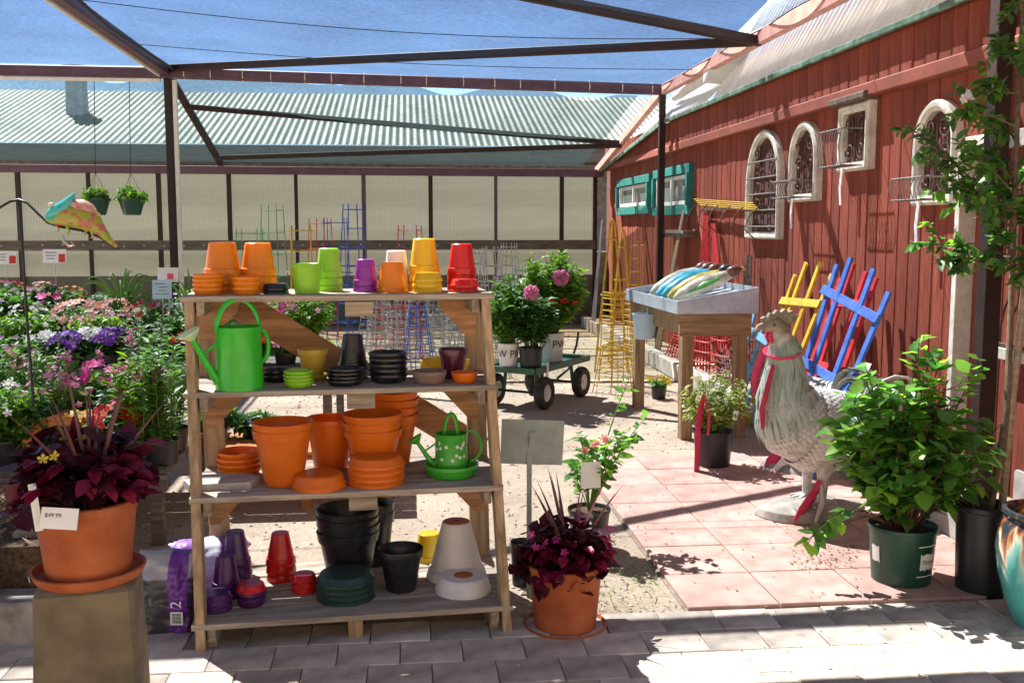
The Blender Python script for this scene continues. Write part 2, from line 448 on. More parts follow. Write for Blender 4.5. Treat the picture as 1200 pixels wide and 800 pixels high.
# corrugated roof, sheet by sheet
def corr(s0, s1, x0, z0, x1, z1, name, mat, per=.105, amp=.020, dz=0.0, zs0=0, zs1=0):
    b = MB(); n = max(6, int((s1 - s0) / per * 6)); rows = []
    for i in range(n + 1):
        t = i / n; y = s0 + (s1 - s0) * t; o = amp * math.sin(2 * PI * (y / per)); zz = zs0 + (zs1 - zs0) * t
        rows.append([rel((x0 + o + dz, y, z0 + zz)), rel((x1 + o + dz, y, z1 + zz))])
    vs = [p for r in rows for p in r]
    b.add(vs, [(2 * i, 2 * i + 1, 2 * i + 3, 2 * i + 2) for i in range(n)])
    o = b.build(name, mat, barn, smooth=2.0)
    md = o.modifiers.new('thick', 'SOLIDIFY'); md.thickness = .004
    return o
for i in range(9):
    corr(2.6 + i * .86, 2.6 + (i + 1) * .86 + .06, 3.09, 2.86, 4.2, 4.85, 'siding_sheet', m_white_metal, dz=.006 * (i % 2))
def flat_sheet(s0, s1, za, zb):
    b = MB(); b.add([rel((3.04, s0, za - .08)), rel((3.04, s1, zb - .08)), rel((6.8, s1, zb + 3.65)), rel((6.8, s0, za + 3.65))], [(0, 1, 2, 3)])
    o = b.build('roof_sheet', m_whiteplastic, barn); md = o.modifiers.new('thick', 'SOLIDIFY'); md.thickness = .006
flat_sheet(10.42, 12.25, 2.955, 2.955); flat_sheet(12.25, 14.3, 2.955, 2.765); flat_sheet(14.32, 16.4, 2.765, 2.56)
# hooded exhaust duct lying on the roof edge
duct = MB()
duct.tube([rel((3.10, 10.35, 3.16)), rel((3.12, 11.2, 3.14)), rel((3.2, 12.3, 3.15))], [.055, .055, .05], 14)
duct.build('exhaust_duct', m_white_metal, barn)
d2 = MB(); d2.prism([rel((3.0, 9.95, 3.33)), rel((3.0, 10.42, 3.18)), rel((3.0, 10.42, 3.05)), rel((3.0, 9.95, 3.30))], (1, 0, 0), .34); d2.build('duct_hood', m_white_metal, barn)
# teal windows (far end of the wall)
def teal_window(px0, px1, pyt, pyb):
    a = PU(px0, (pyt + pyb) / 2, 3.19).y; c = PU(px1, (pyt + pyb) / 2, 3.19).y
    mid = PU((px0 + px1) / 2, pyt, 3.19); zt = mid.z; zb = PU((px0 + px1) / 2, pyb, 3.19).z
    s0, s1 = min(a, c), max(a, c); x = 3.165
    root = MB()
    for (p, q) in (((x, s0, zt), (x, s1, zt)), ((x, s0, zb), (x, s1, zb))): root.bar(rel(p), rel(q), .07, .10)
    for yy in (s0 + .05, s1 - .05): root.bar(rel((x, yy, zb + .051)), rel((x, yy, zt - .051)), .068, .11, up=(1, 0, 0))
    w = root.build('window', m_teal_paint, barn)
    f = MB(); fx = 3.172
    i0, i1, j0, j1 = s0 + .11, s1 - .11, zb + .06, zt - .06
    for yy in (i0 + .03, (i0 + i1) / 2, i1 - .03): f.bar(rel((fx, yy, j0)), rel((fx, yy, j1)), .03, .05, up=(1, 0, 0))
    for zz in (j0 + .025, j1 - .025): f.bar(rel((fx - .001, i0, zz)), rel((fx - .001, i1, zz)), .03, .045)
    f.build('sash', m_window_white, w)
    g = MB(); g.box(rel((3.186, (i0 + i1) / 2, (j0 + j1) / 2)), (.008, i1 - i0, j1 - j0)); g.build('pane', m_glass, w)
teal_window(727, 765, 212, 247); teal_window(770, 813, 201, 247)
# right end: brown corner post, cream door casing
def wp(px, py, u): return PU(px, py, u)
b = MB(); p = PU(1166, 200, 3.02); b.bar((p.x, p.y, .0), (p.x, p.y, 3.4), .09, .09, up=(1, 0, 0)); cp = b.build('corner_post', m_brown)
tag(cp, 'dark brown steel corner post in front of barn at right', 'post')
b = MB(); s1 = PU(1136, 250, 3.17).y; b.bar(rel((3.165, s1, .16)), rel((3.165, s1, 2.02)), .05, .14, up=(1, 0, 0)); b.bar(rel((3.164, s1 + .05, 2.06)), rel((3.164, 4.2, 2.06)), .048, .09); b.build('door_casing', m_plaster, barn)
# iron grille at the right edge, screwed to the wall
gl = thing('iron_grille', 'rusted iron window grille with arcs at right edge of barn', 'grille', (3.13, 4.85, .98))
gy0, gy1, gz0, gz1 = -.42, .34, .0, .95
b = MB(); 
for zz in (gz0, .46, gz1): b.bar((0, gy0, zz), (0, gy1, zz), .02, .02)
for yy in (gy0, gy1): b.bar((0, yy, gz0), (0, yy, gz1), .021, .021, up=(1, 0, 0))
b.build('frame', m_iron, gl)
b = MB()
for i in range(1, 9):
    yy = gy0 + (gy1 - gy0) * i / 9; b.tube([(0, yy, .46), (0, yy, gz1)], .006, 5)
b.build('bars', m_iron, gl)
for rr in (.34, .26, .18, .10):
    b = MB(); b.tube([(0, (gy0 + gy1) / 2 + rr * math.cos(t * PI / 14), .02 + rr * 1.15 * math.sin(t * PI / 14)) for t in range(15)], .006, 5); b.build('arc', m_iron, gl)
b = MB(); b.bar((.02, gy0 - .03, -.045), (.02, gy1 + .03, -.045), .08, .06); b.build('sill', m_plaster, gl)

# ------------------------------------------------------------------ reclaimed window frames on the wall
m_shade_panel = M('frame_shade', (.10, .035, .025), .9, .4, 9)  # dark colour stands for the shade inside the frames
def arch_window(px0, px1, pyt, pyb, label, square=False, basket=False, ribbon=None, fw=.06, dep=.07, rails=0):
    pym = (pyt + pyb) / 2
    ya = PU(px0, pym, 3.15).y; yb = PU(px1, pym, 3.15).y
    yc = (ya + yb) / 2; w = abs(ya - yb)
    zt = PU((px0 + px1) / 2, pyt, 3.15).z; zb = PU((px0 + px1) / 2, pyb, 3.15).z; h = zt - zb
    root = thing('window_frame', label, 'window frame', (3.196, yc, zb), group='reclaimed window frames on the barn wall')
    def outline(inset):
        hw = w / 2 - inset; z0 = inset; pts = [(-hw, z0), ]
        if square: pts += [(-hw, h - inset), (hw, h - inset)]
        else:
            zc = h - w / 2
            for t in range(17):
                a = PI - PI * t / 16; pts.append((hw * math.cos(a), zc + hw * 1.08 * math.sin(a)))
        pts.append((hw, z0)); return pts
    b = MB(); L = []
    for ins, x in ((0, 0), (0, -dep * .75), (.015, -dep), (fw * .6, -dep * .95), (fw * .68, -dep * .75), (fw, -dep * .7), (fw, 0)):
        L.append([(x, -q[0], q[1]) for q in outline(ins)])
    b.loft(L, cap=False); b.build('surround', m_plaster, root)
    if square:
        b = MB(); b.bar((-.06, -w / 2 - .05, h + .03), (-.06, w / 2 + .05, h + .03), .13, .055, ch=.012); b.build('cornice', m_bark, root)
    ir = MB(); iw = w / 2 - fw; x = -.035
    for q in ((-iw * .5), 0, (iw * .5)): ir.tube([(x, q, fw), (x, q, h - fw - (0 if square else .06))], .007, 5)
    nn = max(2, int(h / .16))
    for j in range(nn):                                   # pairs of scrolls
        zc = fw + (h - 2 * fw) * (j + .5) / nn; rr = min(iw * .48, .07)
        for sg in (-1, 1):
            ir.tube([(x - .004, sg * (iw * .48 + rr * (1 - t / 15 * .75) * math.cos(t * .55)), zc + (1 if j % 2 else -1) * rr * (1 - t / 15 * .75) * math.sin(t * .55)) for t in range(16)], .0065, 4)
    ir.build('scrollwork', m_iron, root)
    bk = MB(); ol = outline(fw * .9); bk.prism([(-.004, -q[0], q[1]) for q in ol], (-1, 0, 0), .006); bk.build('shade_panel', m_shade_panel, root)  # dark sheet added in place of the shade within the frame
    for j in range(rails):
        zz = h * (.12 + .62 * j / max(1, rails - 1))
        r_ = MB(); r_.tube([(-.07, -iw - .02, zz), (-.07, iw + .02, zz)], .007, 5); r_.build('rail', m_iron_grey, root)
    if basket:
        k = MB(); d = .15; z0 = .03; z1 = .16 if not square else .28; y0, y1 = -w / 2 * .75, w / 2 * .75
        for zz in (z0, z1):
            k.tube([(-dep, y0, zz), (-dep - d, y0, zz), (-dep - d, y1, zz), (-dep, y1, zz)], .005, 5)
        for j in range(9):
            yy = y0 + (y1 - y0) * j / 8
            k.tube([(-dep - d, yy, z1), (-dep - d - .02, yy, (z0 + z1) / 2), (-dep - d, yy, z0), (-dep, yy, z0)], .0035, 4)
        k.build('basket', m_iron_grey, root)
    if ribbon:
        pts = [(-dep - .012, w * .2, .04), (-dep - .02, w * .2 + .01, -ribbon * .5), (-dep - .015, w * .2, -ribbon)]
        q = MB(); q.bar(pts[0], pts[1], .036, .008, up=(1, 0, 0)); q.bar(pts[1], pts[2], .034, .008, up=(1, 0, 0)); q.build('ribbon', m_ribbon_white, root)
arch_window(876, 914, 157, 280, 'tallest arched plaster frame with iron rails, farthest along red wall', rails=5)
arch_window(926, 958, 146, 236, 'narrow arched plaster frame with small wire basket on red wall', basket=True, ribbon=.22)
arch_window(984, 1019, 122, 200, 'square-topped plaster frame with cornice and wire basket on red wall', square=True, basket=True, ribbon=.24)
arch_window(1072, 1121, 121, 240, 'widest arched plaster frame on red wall behind tree leaves', basket=True, ribbon=.26)

# ================================================================== polycarbonate fence and greenhouse behind
BW = 16.35
fence = thing('polycarbonate_fence', 'tall translucent ribbed panel fence with brown posts across the back', 'fence', (0, BW, 0))
def panelmat():
    m, nt, b = base_mat('ribbed_polycarbonate')
    tc = N(nt, 'ShaderNodeTexCoord'); wv = N(nt, 'ShaderNodeTexWave', wave_type='BANDS', bands_direction='X'); wv.inputs['Scale'].default_value = 14
    nt.links.new(tc.outputs['Object'], wv.inputs[0])
    col, fac, vec = noise_mix(nt, (.16, .158, .118), (.34, .335, .265), .9, (.12, 1, 1.5), lo=.3, hi=.7)  # pale stretched bands in the colour stand in for soft highlights
    rb_ = N(nt, 'ShaderNodeMapRange'); rb_.inputs[3].default_value = .72; rb_.inputs[4].default_value = 1.1; nt.links.new(wv.outputs[1], rb_.inputs[0]); hv_ = N(nt, 'ShaderNodeHueSaturation'); nt.links.new(rb_.outputs[0], hv_.inputs['Value']); nt.links.new(col, hv_.inputs['Color']); col = hv_.outputs[0]
    nt.links.new(col, b.inputs['Base Color']); b.inputs['Roughness'].default_value = .25
    bump(nt, b, wv.outputs[1], .25, .004)
    tr = N(nt, 'ShaderNodeBsdfTranslucent'); nt.links.new(col, tr.inputs['Color'])
    tp = N(nt, 'ShaderNodeBsdfTransparent'); tp.inputs[0].default_value = (.72, .68, .55, 1)
    m1 = N(nt, 'ShaderNodeMixShader'); m1.inputs[0].default_value = .5
    m2 = N(nt, 'ShaderNodeMixShader'); m2.inputs[0].default_value = .30
    nt.links.new(b.outputs[0], m1.inputs[1]); nt.links.new(tr.outputs[0], m1.inputs[2])
    nt.links.new(m1.outputs[0], m2.inputs[1]); nt.links.new(tp.outputs[0], m2.inputs[2])
    nt.links.new(m2.outputs[0], nt.nodes['Material Output'].inputs['Surface'])
    return m
m_poly = panelmat()
posts = [US(px, BW, 1.5) for px in (-260, -170, -75, 24, 106, 188, 270, 348, 427, 505, 581, 658, 697)]
for i, x in enumerate(posts):
    b = MB(); b.bar((0, 0, 0), (0, 0, 2.5), .065 if i not in (4, 7, 10) else .05, .065, up=(0, 1, 0)); b.build('post', m_brown if i not in (8, 10) else m_purple_pipe, fence, (x, 0, 0))
for a, c in zip(posts, posts[1:]):
    b = MB(); n = 12
    b.add([(0, 0, 0), (c - a, 0, 0), (c - a, 0, 2.42), (0, 0, 2.42)], [(0, 1, 2, 3)])
    b.build('panel', m_poly, fence, (a, .05 + rnd(0, .006), .03))
b = MB(); b.bar((posts[0], -.05, 1.32), (posts[-1], -.05, 1.32), .03, .15); rl = b.build('rail', m_wdark, fence)
for i in range(34):
    b = MB(); b.lathe([(0, 0), (.014, 0), (.014, .008), (0, .012)], 8); b.build('bolt', m_wire_grey, rl, (posts[0] + .2 + i * .30, -.066, 1.32 + rnd(-.02, .02)), (PI / 2, 0, 0))
b = MB(); b.bar((posts[0] - .3, -.03, 2.49), (3.1, -.03, 2.45), .11, .12); b.build('top_beam', m_purple_pipe, fence)

gh = thing('greenhouse', 'long greenhouse with pale corrugated roof behind the back fence', 'greenhouse', (-2, 18.4, 0))
b = MB(); b.box((0, 1.6, 1.4), (17, .1, 2.8)); b.build('wall', m_block, gh)
m_ghroof = M('pale_corrugated_roof', (.10, .11, .09), .5, .25, 2.0, stretch=(3, .4, 1), c2=(.17, .18, .15))
me = None
for i in range(18):
    b = MB(); per = .13; n = 48
    for j in range(n + 1):
        x = 1.0 * j / n; o = .013 * math.sin(2 * PI * x / (1.0 / 8)); b.v += [(x, 0, 3.03 + o), (x, 4.2, 4.42 + o)]
    b.f = [(2 * j, 2 * j + 2, 2 * j + 3, 2 * j + 1) for j in range(n)]; b.m = [0] * n
    if me is None: me = b.mesh('roof_sheet', m_ghroof, 2.0)
    link('roof_sheet', me, gh, (-9 + i, 0, .004 * (i % 2)))
b = MB(); b.box((0, .8, 2.86), (17, 1.5, .12)); b.build('soffit', m_wdark, gh)
b = MB(); b.box((0, .03, 2.885), (17.2, .04, .26)); b.build('fascia', m_wdark, gh)
b = MB(); b.lathe([(0, 0), (.21, 0), (.19, 1.0), (.25, 1.0), (.25, 1.06), (0, 1.06)], 18); p = PS(91, 138, 20.6); b.build('vent_pipe', m_galv, gh, (p.x + 2, 20.6 - 18.4, p.z - .1))
lw = MB(); lw.box((-2, 16.72, .60), (18, .18, 1.2)); tag(lw.build('shade_wall', m_block), 'added grey block wall keeping sun off the lower translucent fence panels', 'wall')  # added behind the fence to block sun from the lower panels

# ================================================================== shade canopy
can = thing('shade_canopy', 'brown steel shade frame covered with blue-grey netting overhead', 'canopy', (0, 12.6, 0))
co = Vector((0, 12.6, 0))
A = Vector((-2.87, 12.95, 3.45)); B = Vector((3.06, 12.2, 3.22))
def cb(name, p, q, w, h, mat, ch=.006):
    b = MB(); b.bar(Vector(p) - co, Vector(q) - co, w, h, ch=ch); return b.build(name, mat, can)
cb('post', (A.x, A.y, 0), (A.x, A.y, A.z - .06), .085, .085, m_brown)
cb('post', (B.x - .04, B.y, 0), (B.x - .04, B.y, B.z - .06), .075, .075, m_brown)
cb('downpipe', (A.x + .085, A.y - .03, 0), (A.x + .085, A.y - .03, A.z - .1), .05, .05, m_cream_pipe)
Lr = lambda s: Vector((-2.87, s, 3.45 + (12.95 - s) * .016 if s < 12.95 else 3.45 - (s - 12.95) * .262))
Rr = lambda s: Vector((3.03, s, 3.22 if s < 12.2 else 3.22 - (s - 12.2) * .168))
cb('side_rail', Lr(3), A, .10, .11, m_purple_pipe); cb('side_rail', A + Vector((0, .06, -.02)), Lr(16.3), .08, .08, m_brown)
cb('cream_edge', Lr(3) + Vector((-.075, 0, -.05)), A + Vector((-.075, 0, -.05)), .03, .045, m_cream_pipe)
cb('side_rail', Rr(2.6), Rr(12.2), .075, .12, m_pink_rail); cb('side_rail', Rr(12.2), Rr(16.5), .075, .11, m_pink_rail)
TL = Vector((-8.5, 13.1, 3.50))
cb('cross_pipe', TL + Vector((0, 0, -.02)), A + Vector((0, -.06, -.02)), .11, .12, m_purple_pipe); cb('cross_pipe', A + Vector((0, -.06, -.02)), B, .11, .12, m_purple_pipe)
cb('cream_pipe', TL + Vector((0, -.1, -.13)), A + Vector((-.05, -.16, -.12)), .04, .04, m_cream_pipe)
X1 = Rr(8.86)
cb('brace', A + Vector((0, -.1, .03)), X1 + Vector((0, 0, -.02)), .07, .08, m_brown); cb('brace', X1 + Vector((0, -.05, -.03)), Lr(6.2), .07, .08, m_brown)
X2 = Rr(14.6)
cb('brace', Lr(13.9) + Vector((0, 0, -.05)), X2 + Vector((0, 0, -.03)), .06, .07, m_brown); cb('brace', X2 + Vector((0, 0, -.06)), Lr(15.9) + Vector((0, 0, -.05)), .06, .07, m_brown)
b = MB(); pts = [Lr(7.4) + Vector((.16, 0, .05)) - co, Lr(10) + Vector((.12, 0, -.05)) - co, A + Vector((.12, -.2, .0)) - co]; b.tube(pts, .018, 6); b.build('rope', m_blackmetal, can)
def clothmat(name, c, tcol, open_, scale=70.0):
    m, nt, b = base_mat(name)
    tc = N(nt, 'ShaderNodeTexCoord'); mp = N(nt, 'ShaderNodeMapping'); mp.inputs['Scale'].default_value = (5.0, 6.0, 1)
    nz = N(nt, 'ShaderNodeTexNoise'); nz.inputs['Scale'].default_value = 5; nz.inputs['Detail'].default_value = 8; nz.inputs['Roughness'].default_value = .72
    nt.links.new(tc.outputs['Object'], mp.inputs[0]); nt.links.new(mp.outputs[0], nz.inputs[0])
    big = N(nt, 'ShaderNodeTexNoise'); big.inputs['Scale'].default_value = .9; big.inputs['Detail'].default_value = 3
    nt.links.new(tc.outputs['Object'], big.inputs[0])
    ad = N(nt, 'ShaderNodeMath', operation='ADD'); bs = N(nt, 'ShaderNodeMath', operation='MULTIPLY'); bs.inputs[1].default_value = .45; nt.links.new(big.outputs['Fac'], bs.inputs[0]); nt.links.new(nz.outputs['Fac'], ad.inputs[0]); nt.links.new(bs.outputs[0], ad.inputs[1])
    mr = N(nt, 'ShaderNodeMapRange'); mr.inputs[1].default_value = .54; mr.inputs[2].default_value = .91
    mr.inputs[3].default_value = open_ - .15; mr.inputs[4].default_value = open_ + .15
    nt.links.new(ad.outputs[0], mr.inputs[0])
    df = N(nt, 'ShaderNodeBsdfDiffuse'); df.inputs[0].default_value = rgb(c)
    tl = N(nt, 'ShaderNodeBsdfTranslucent'); tl.inputs[0].default_value = rgb(c)
    tp = N(nt, 'ShaderNodeBsdfTransparent'); tp.inputs[0].default_value = rgb(tcol)
    m1 = N(nt, 'ShaderNodeMixShader'); m1.inputs[0].default_value = .35
    m2 = N(nt, 'ShaderNodeMixShader')
    nt.links.new(df.outputs[0], m1.inputs[1]); nt.links.new(tl.outputs[0], m1.inputs[2])
    nt.links.new(m1.outputs[0], m2.inputs[1]); nt.links.new(tp.outputs[0], m2.inputs[2]); nt.links.new(mr.outputs[0], m2.inputs[0])
    nt.links.new(m2.outputs[0], nt.nodes['Material Output'].inputs['Surface'])
    return m
m_net = clothmat('shade_netting', (.022, .026, .038), (.80, .87, .98), .52)
m_net2 = clothmat('back_netting', (.045, .065, .068), (.80, .92, .93), .36)
def netting(c00, c10, c11, c01, nu, nv, mat, sag=.10, wr=.02, scal=None):
    b = MB()
    for j in range(nv + 1):
        for i in range(nu + 1):
            a, t = i / nu, j / nv
            p = (c00 * (1 - a) + c10 * a) * (1 - t) + (c01 * (1 - a) + c11 * a) * t
            p = p - co
            p.z -= sag * math.sin(PI * a) * math.sin(PI * t)
            p.z += wr * mnoise.noise(Vector((p.x * 3 + 5, p.y * .9, .3))) * math.sin(PI * t) ** .3
            if scal: p += scal(a, t)
            b.v.append(tuple(p))
    for j in range(nv):
        for i in range(nu):
            q = j * (nu + 1) + i; b.f.append((q, q + 1, q + nu + 2, q + nu + 1)); b.m.append(0)
    return b.build('netting', mat, can, smooth=3.0)
up = Vector((0, 0, .07))
def sc_r(a, t):              # scalloped right edge tied to the rail
    k = max(0, (a - .8) / .2) ** 2; ph = abs(math.sin(PI * t * 4.5)) ** .8
    return Vector((-.06 * k * ph, 0, -.015 * k * ph))
netting(Lr(5.75) + up, Rr(5.75) + Vector((-.03, 0, .06)), B + Vector((-.03, -.1, .04)), A + up + Vector((0, -.12, -.02)), 60, 60, m_net, .12, .03, sc_r)
for t in (.22, .52, .80):                   # sewn seams across the netting
    sm = MB(); pts = []
    for k in range(31):
        a = k / 30; p_ = (Lr(5.75) + up).lerp(Rr(5.75) + Vector((-.03, 0, .06)), a).lerp((A + up + Vector((0, -.12, -.02))).lerp(B + Vector((-.03, -.1, .04)), a), t) - co
        p_.z -= .12 * math.sin(PI * a) * math.sin(PI * t) + .012; pts.append(p_)
    sm.tube(pts, .0045, 4); sm.build('seam', m_blackmetal, can)
for k in range(16):                               # wire ties round the cross pipe
    q = (A + Vector((0, -.06, -.02))).lerp(B, (k + .5) / 16 + rnd(-.012, .012)) - co; tb = MB()
    tb.tube([q + Vector((0, .068 * math.cos(j * PI / 4), .074 * math.sin(j * PI / 4))) for j in range(9)], .006, 4, cap=False); tb.build('tie', m_cream_pipe, can)
hem = MB(); hp_ = []
for k in range(91):
    t = k / 90; q = (Rr(5.75) + Vector((-.03, 0, .06))).lerp(B + Vector((-.03, -.1, .04)), t) + sc_r(1.0, t) - co; hp_.append(q)
hem.tube(hp_, .006, 5); hem.build('hem_rope', m_blackmetal, can)
netting(Vector((-8.5, 5.75, 3.6)), Lr(5.75) + Vector((-.02, 0, .07)), A + Vector((-.02, -.12, .05)), TL + Vector((0, -.12, .05)), 40, 40, m_net, .12, .03)
def sc_t(a, t):              # top edge sags between its ties
    k = max(0, 1 - t / .15); ph = max(0, math.sin(PI * (a * 7 + .3))) ** 1.5 * (1 if a > .35 else .25)
    return Vector((0, 0, .02 - .09 * k * ph))
netting(A + Vector((0, .1, -.06)), B + Vector((-.3, .15, -.07)), Vector((2.75, 16.28, 2.54)), Vector((-2.87, 16.28, 2.57)), 60, 40, m_net2, .06, .03, sc_t)
netting(TL + Vector((0, .1, -.06)), A + Vector((0, .1, -.065)), Vector((-2.87, 16.28, 2.565)), Vector((-8.5, 16.28, 2.57)), 40, 30, m_net2, .14, .04, sc_t)
# unseen awning added for the shade on the pavers: a solid edge, a slot of light, then a beam
pr = thing('awning', 'narrow unseen plank awning added to shade the nearest pavers', 'awning', (0, 2, 0))
pw = MB(); pw.box((0, 2.62, 3.30), (13, 1.5, .06)); pw.build('deck', m_wx, pr)
bm = MB(); bm.bar((-5.5, 3.72, 3.2), (5.5, 3.96, 3.2), .11, .11); bm.build('beam', m_brown, pr)
for x in (-4.6, 4.6):
    q = MB(); q.bar((x, 2.4, 0), (x, 2.4, 3.26), .12, .12, up=(0, 1, 0)); q.build('post', m_brown, pr)
    q = MB(); q.bar((x, 2.05, 3.24), (x, 3.8, 3.24), .08, .05); q.build('bracket', m_brown, pr)

bounce = thing('bounce_building', 'unseen tan shop building behind the viewpoint, facing the yard', 'building', (0, -4.2, 0))  # unseen building added to bounce warm sunlight into the yard
b = MB(); b.box((0, -.15, 2.1), (17, .3, 4.2)); b.build('wall', M('tan_bounce_wall', (.40, .32, .23), .9, .15, 5, .3, bscale=40), bounce)
b = MB(); b.bar((-8.6, .1, 4.26), (8.6, .1, 4.26), .7, .12); b.build('eave', m_redtrim, bounce)
for x in (-5.2, 5.2):
    b = MB(); b.bar((x - .7, .03, 1.0), (x + .7, .03, 1.0), .07, .08); b.bar((x - .7, .03, 2.2), (x + .7, .03, 2.2), .07, .08)
    for q in (-.7, 0, .7): b.bar((x + q, .03, 1.041), (x + q, .03, 2.159), .066, .07, up=(0, 1, 0))
    w_ = b.build('window', m_teal_paint, bounce); b = MB(); b.box((x, .005, 1.6), (1.4, .02, 1.14)); b.build('pane', m_glass, w_)
b = MB(); b.bar((0, .03, 0), (0, .03, 2.1), 1.0, .06, up=(0, 1, 0)); b.build('door', m_teal_paint, bounce)
# ================================================================== the wooden display shelf
FL = G(232, 768); FR = G(598, 743)
ex = (FR - FL); SW = ex.length; ex.normalize(); ey = Vector((-ex.y, ex.x, 0)); SRZ = math.atan2(ex.y, ex.x)
shelf = thing('display_shelf', 'weathered wooden step shelf loaded with coloured plastic pots', 'shelf', FL, SRZ)
SHZ = [1.335, .975, .585, .125]              # tops of the four shelves
TOPZ = 1.335
def front(z): return .27 * z / TOPZ
BACK = .66
def sx(z): return (-.035 * z / TOPZ, SW - .045 * z / TOPZ)
for x, sg in ((0, 1), (SW, -1)):
    b = MB()
    b.bar((x + .015 * sg, 0, 0), (x - (.035 if sg > 0 else .045) + .015 * sg, front(TOPZ), TOPZ - .022), .035, .085, up=(0, 1, 0)); b.build('leg', m_wz, shelf)
    b = MB(); b.bar((x + .03 * sg, BACK - .04, 0), (x + .03 * sg - .03, BACK - .05, TOPZ - .022), .04, .085, up=(1, 0, 0)); b.build('leg', m_wz, shelf)
for i, z in enumerate(SHZ):
    x0, x1 = sx(z); y0 = front(z) - .055; n = 4 if i else 3; dep_ = (BACK - y0); wv = dep_ / n
    for k in range(n):
        b = MB(); L0 = x0 - .012 + rnd(-.008, .008); L1 = x1 + .012 + rnd(-.008, .008)
        b.bar((L0, 0, 0), (L1, 0, 0), wv - .014, .022, ch=.003)
        b.build('shelf_board', m_wx, shelf, (0, y0 + wv * (k + .5), z - .011 + rnd(-.001, .001)), (rnd(-.012, .012), 0, rnd(-.003, .003)))
    for xx in (x0 + .055, x1 - .055):
        b = MB(); b.bar((xx, y0 + .03, z - .05), (xx, BACK - .1, z - .05), .03, .055); b.build('cleat', m_wy, shelf)
    if i < 3:
        for xx, sg in ((x0 + .045, 1), (x1 - .045, -1)):     # corner gussets
            yy = .46 if i < 2 else .40
            b = MB(); zt = z - .026
            b.prism([(xx - .02 * sg, yy, zt), (xx + .14 * sg, yy, zt), (xx + .13 * sg, yy, zt - .05), (xx + .02 * sg, yy, zt - .17), (xx - .02 * sg, yy, zt - .17)], (0, 1, 0), .022); b.build('gusset', m_wbrown, shelf)
        b = MB(); b.bar((SW * .48, front(z) + .02, z - .06), (SW * .48 + .11, front(z) + .02, z - .06), .03, .06, ch=.004); b.build('block', m_wx, shelf)
b = MB(); b.bar((SW * .47, .05, .05), (SW * .47 + .055, .05, .05), .09, .1); b.build('foot_block', m_wz, shelf)
for xx in (.05, SW - .06):
    b = MB(); b.bar((xx, .02, .05), (xx, .55, .05), .035, .095); b.build('skid', m_wy, shelf)
b = MB(); b.bar((.10, BACK + .005, 1.29), (SW - .02, BACK + .005, .60), .022, .125, up=(0, 0, 1), ch=.004); b.build('brace', m_wbrown, shelf)

# ------------------------------------------------------------------ pots and saucers
def pot_mesh(H, Rt, Rb, mat, rim=.2, lip=1.07, n=32):
    b = MB(); hr = H * (1 - rim); Rr_ = Rt / lip; Rj = Rb + (Rr_ - Rb) * (hr / H); th = max(.004, Rt * .05)
    b.lathe([(0, 0), (Rb * .92, 0), (Rb, H * .02), (Rj, hr), (Rj * lip, hr + H * .012), (Rt - .001, H * .985), (Rt - th * .4, H), (Rt - th, H * .985), (Rj - th, hr), (Rb - th, H * .05), (0, H * .05)], n)
    return b.mesh('pot', mat, .5)
def saucer_mesh(H, Rad, mat, n=32):
    b = MB()
    b.lathe([(0, 0), (Rad * .80, 0), (Rad * .86, H * .1), (Rad * .95, H * .6), (Rad, H * .72), (Rad, H * .97), (Rad * .95, H), (Rad * .92, H * .9), (Rad * .80, H * .22), (0, H * .2)], n)
    return b.mesh('saucer', mat, .5)
ORD = {1: [''], 2: ['upper', 'lower'], 3: ['top', 'middle', 'bottom'], 4: ['top', 'second', 'third', 'bottom'], 5: ['top', 'second', 'middle', 'fourth', 'bottom']}
def spot(px, i, y):                     # place on shelf i, y metres behind the shelf's foot line
    o = FL + ey * y + Vector((0, 0, SHZ[i])); t = solve(px, o, ex); p = o + ex * t
    return p, depth(p) / F
def stack(px, i, y, wpx, hpx, color, n, inv, what, where, kind='pot', Rb=.68, rim=.22, k=.26, base=0.0, tilt=0.0):
    p, sc = spot(px, i, y); p.z += base
    Rt = wpx * sc / 2; Ht = hpx * sc
    mat = PL[color]; out = []
    if kind == 'saucer':
        H = Ht / (1 + (n - 1) * .62); step = H * .62; me = saucer_mesh(H, Rt, mat)
    else:
        H = Ht / (1 + (n - 1) * k); step = H * k; me = pot_mesh(H, Rt, Rt * Rb, mat, rim)
    for j in range(n):                  # j = 0 is the lowest
        nm = ORD[n][n - 1 - j]
        lab = what + (', ' + nm + ' of the stack ' if n > 1 else ' ') + where
        dx, dy = rnd(-.002, .002) * (n > 1), rnd(-.002, .002) * (n > 1)
        o = link('plant_pot' if kind == 'pot' else 'saucer', me, None, (p.x + dx, p.y + dy, p.z + j * step + (H if inv else 0)), ((PI if inv else 0) + tilt, 0, rnd(0, 6)))
        tag(o, lab, 'pot' if kind == 'pot' else 'saucer', 'pots and saucers on the shelf' )
        out.append(o)
    return out, Rt, H
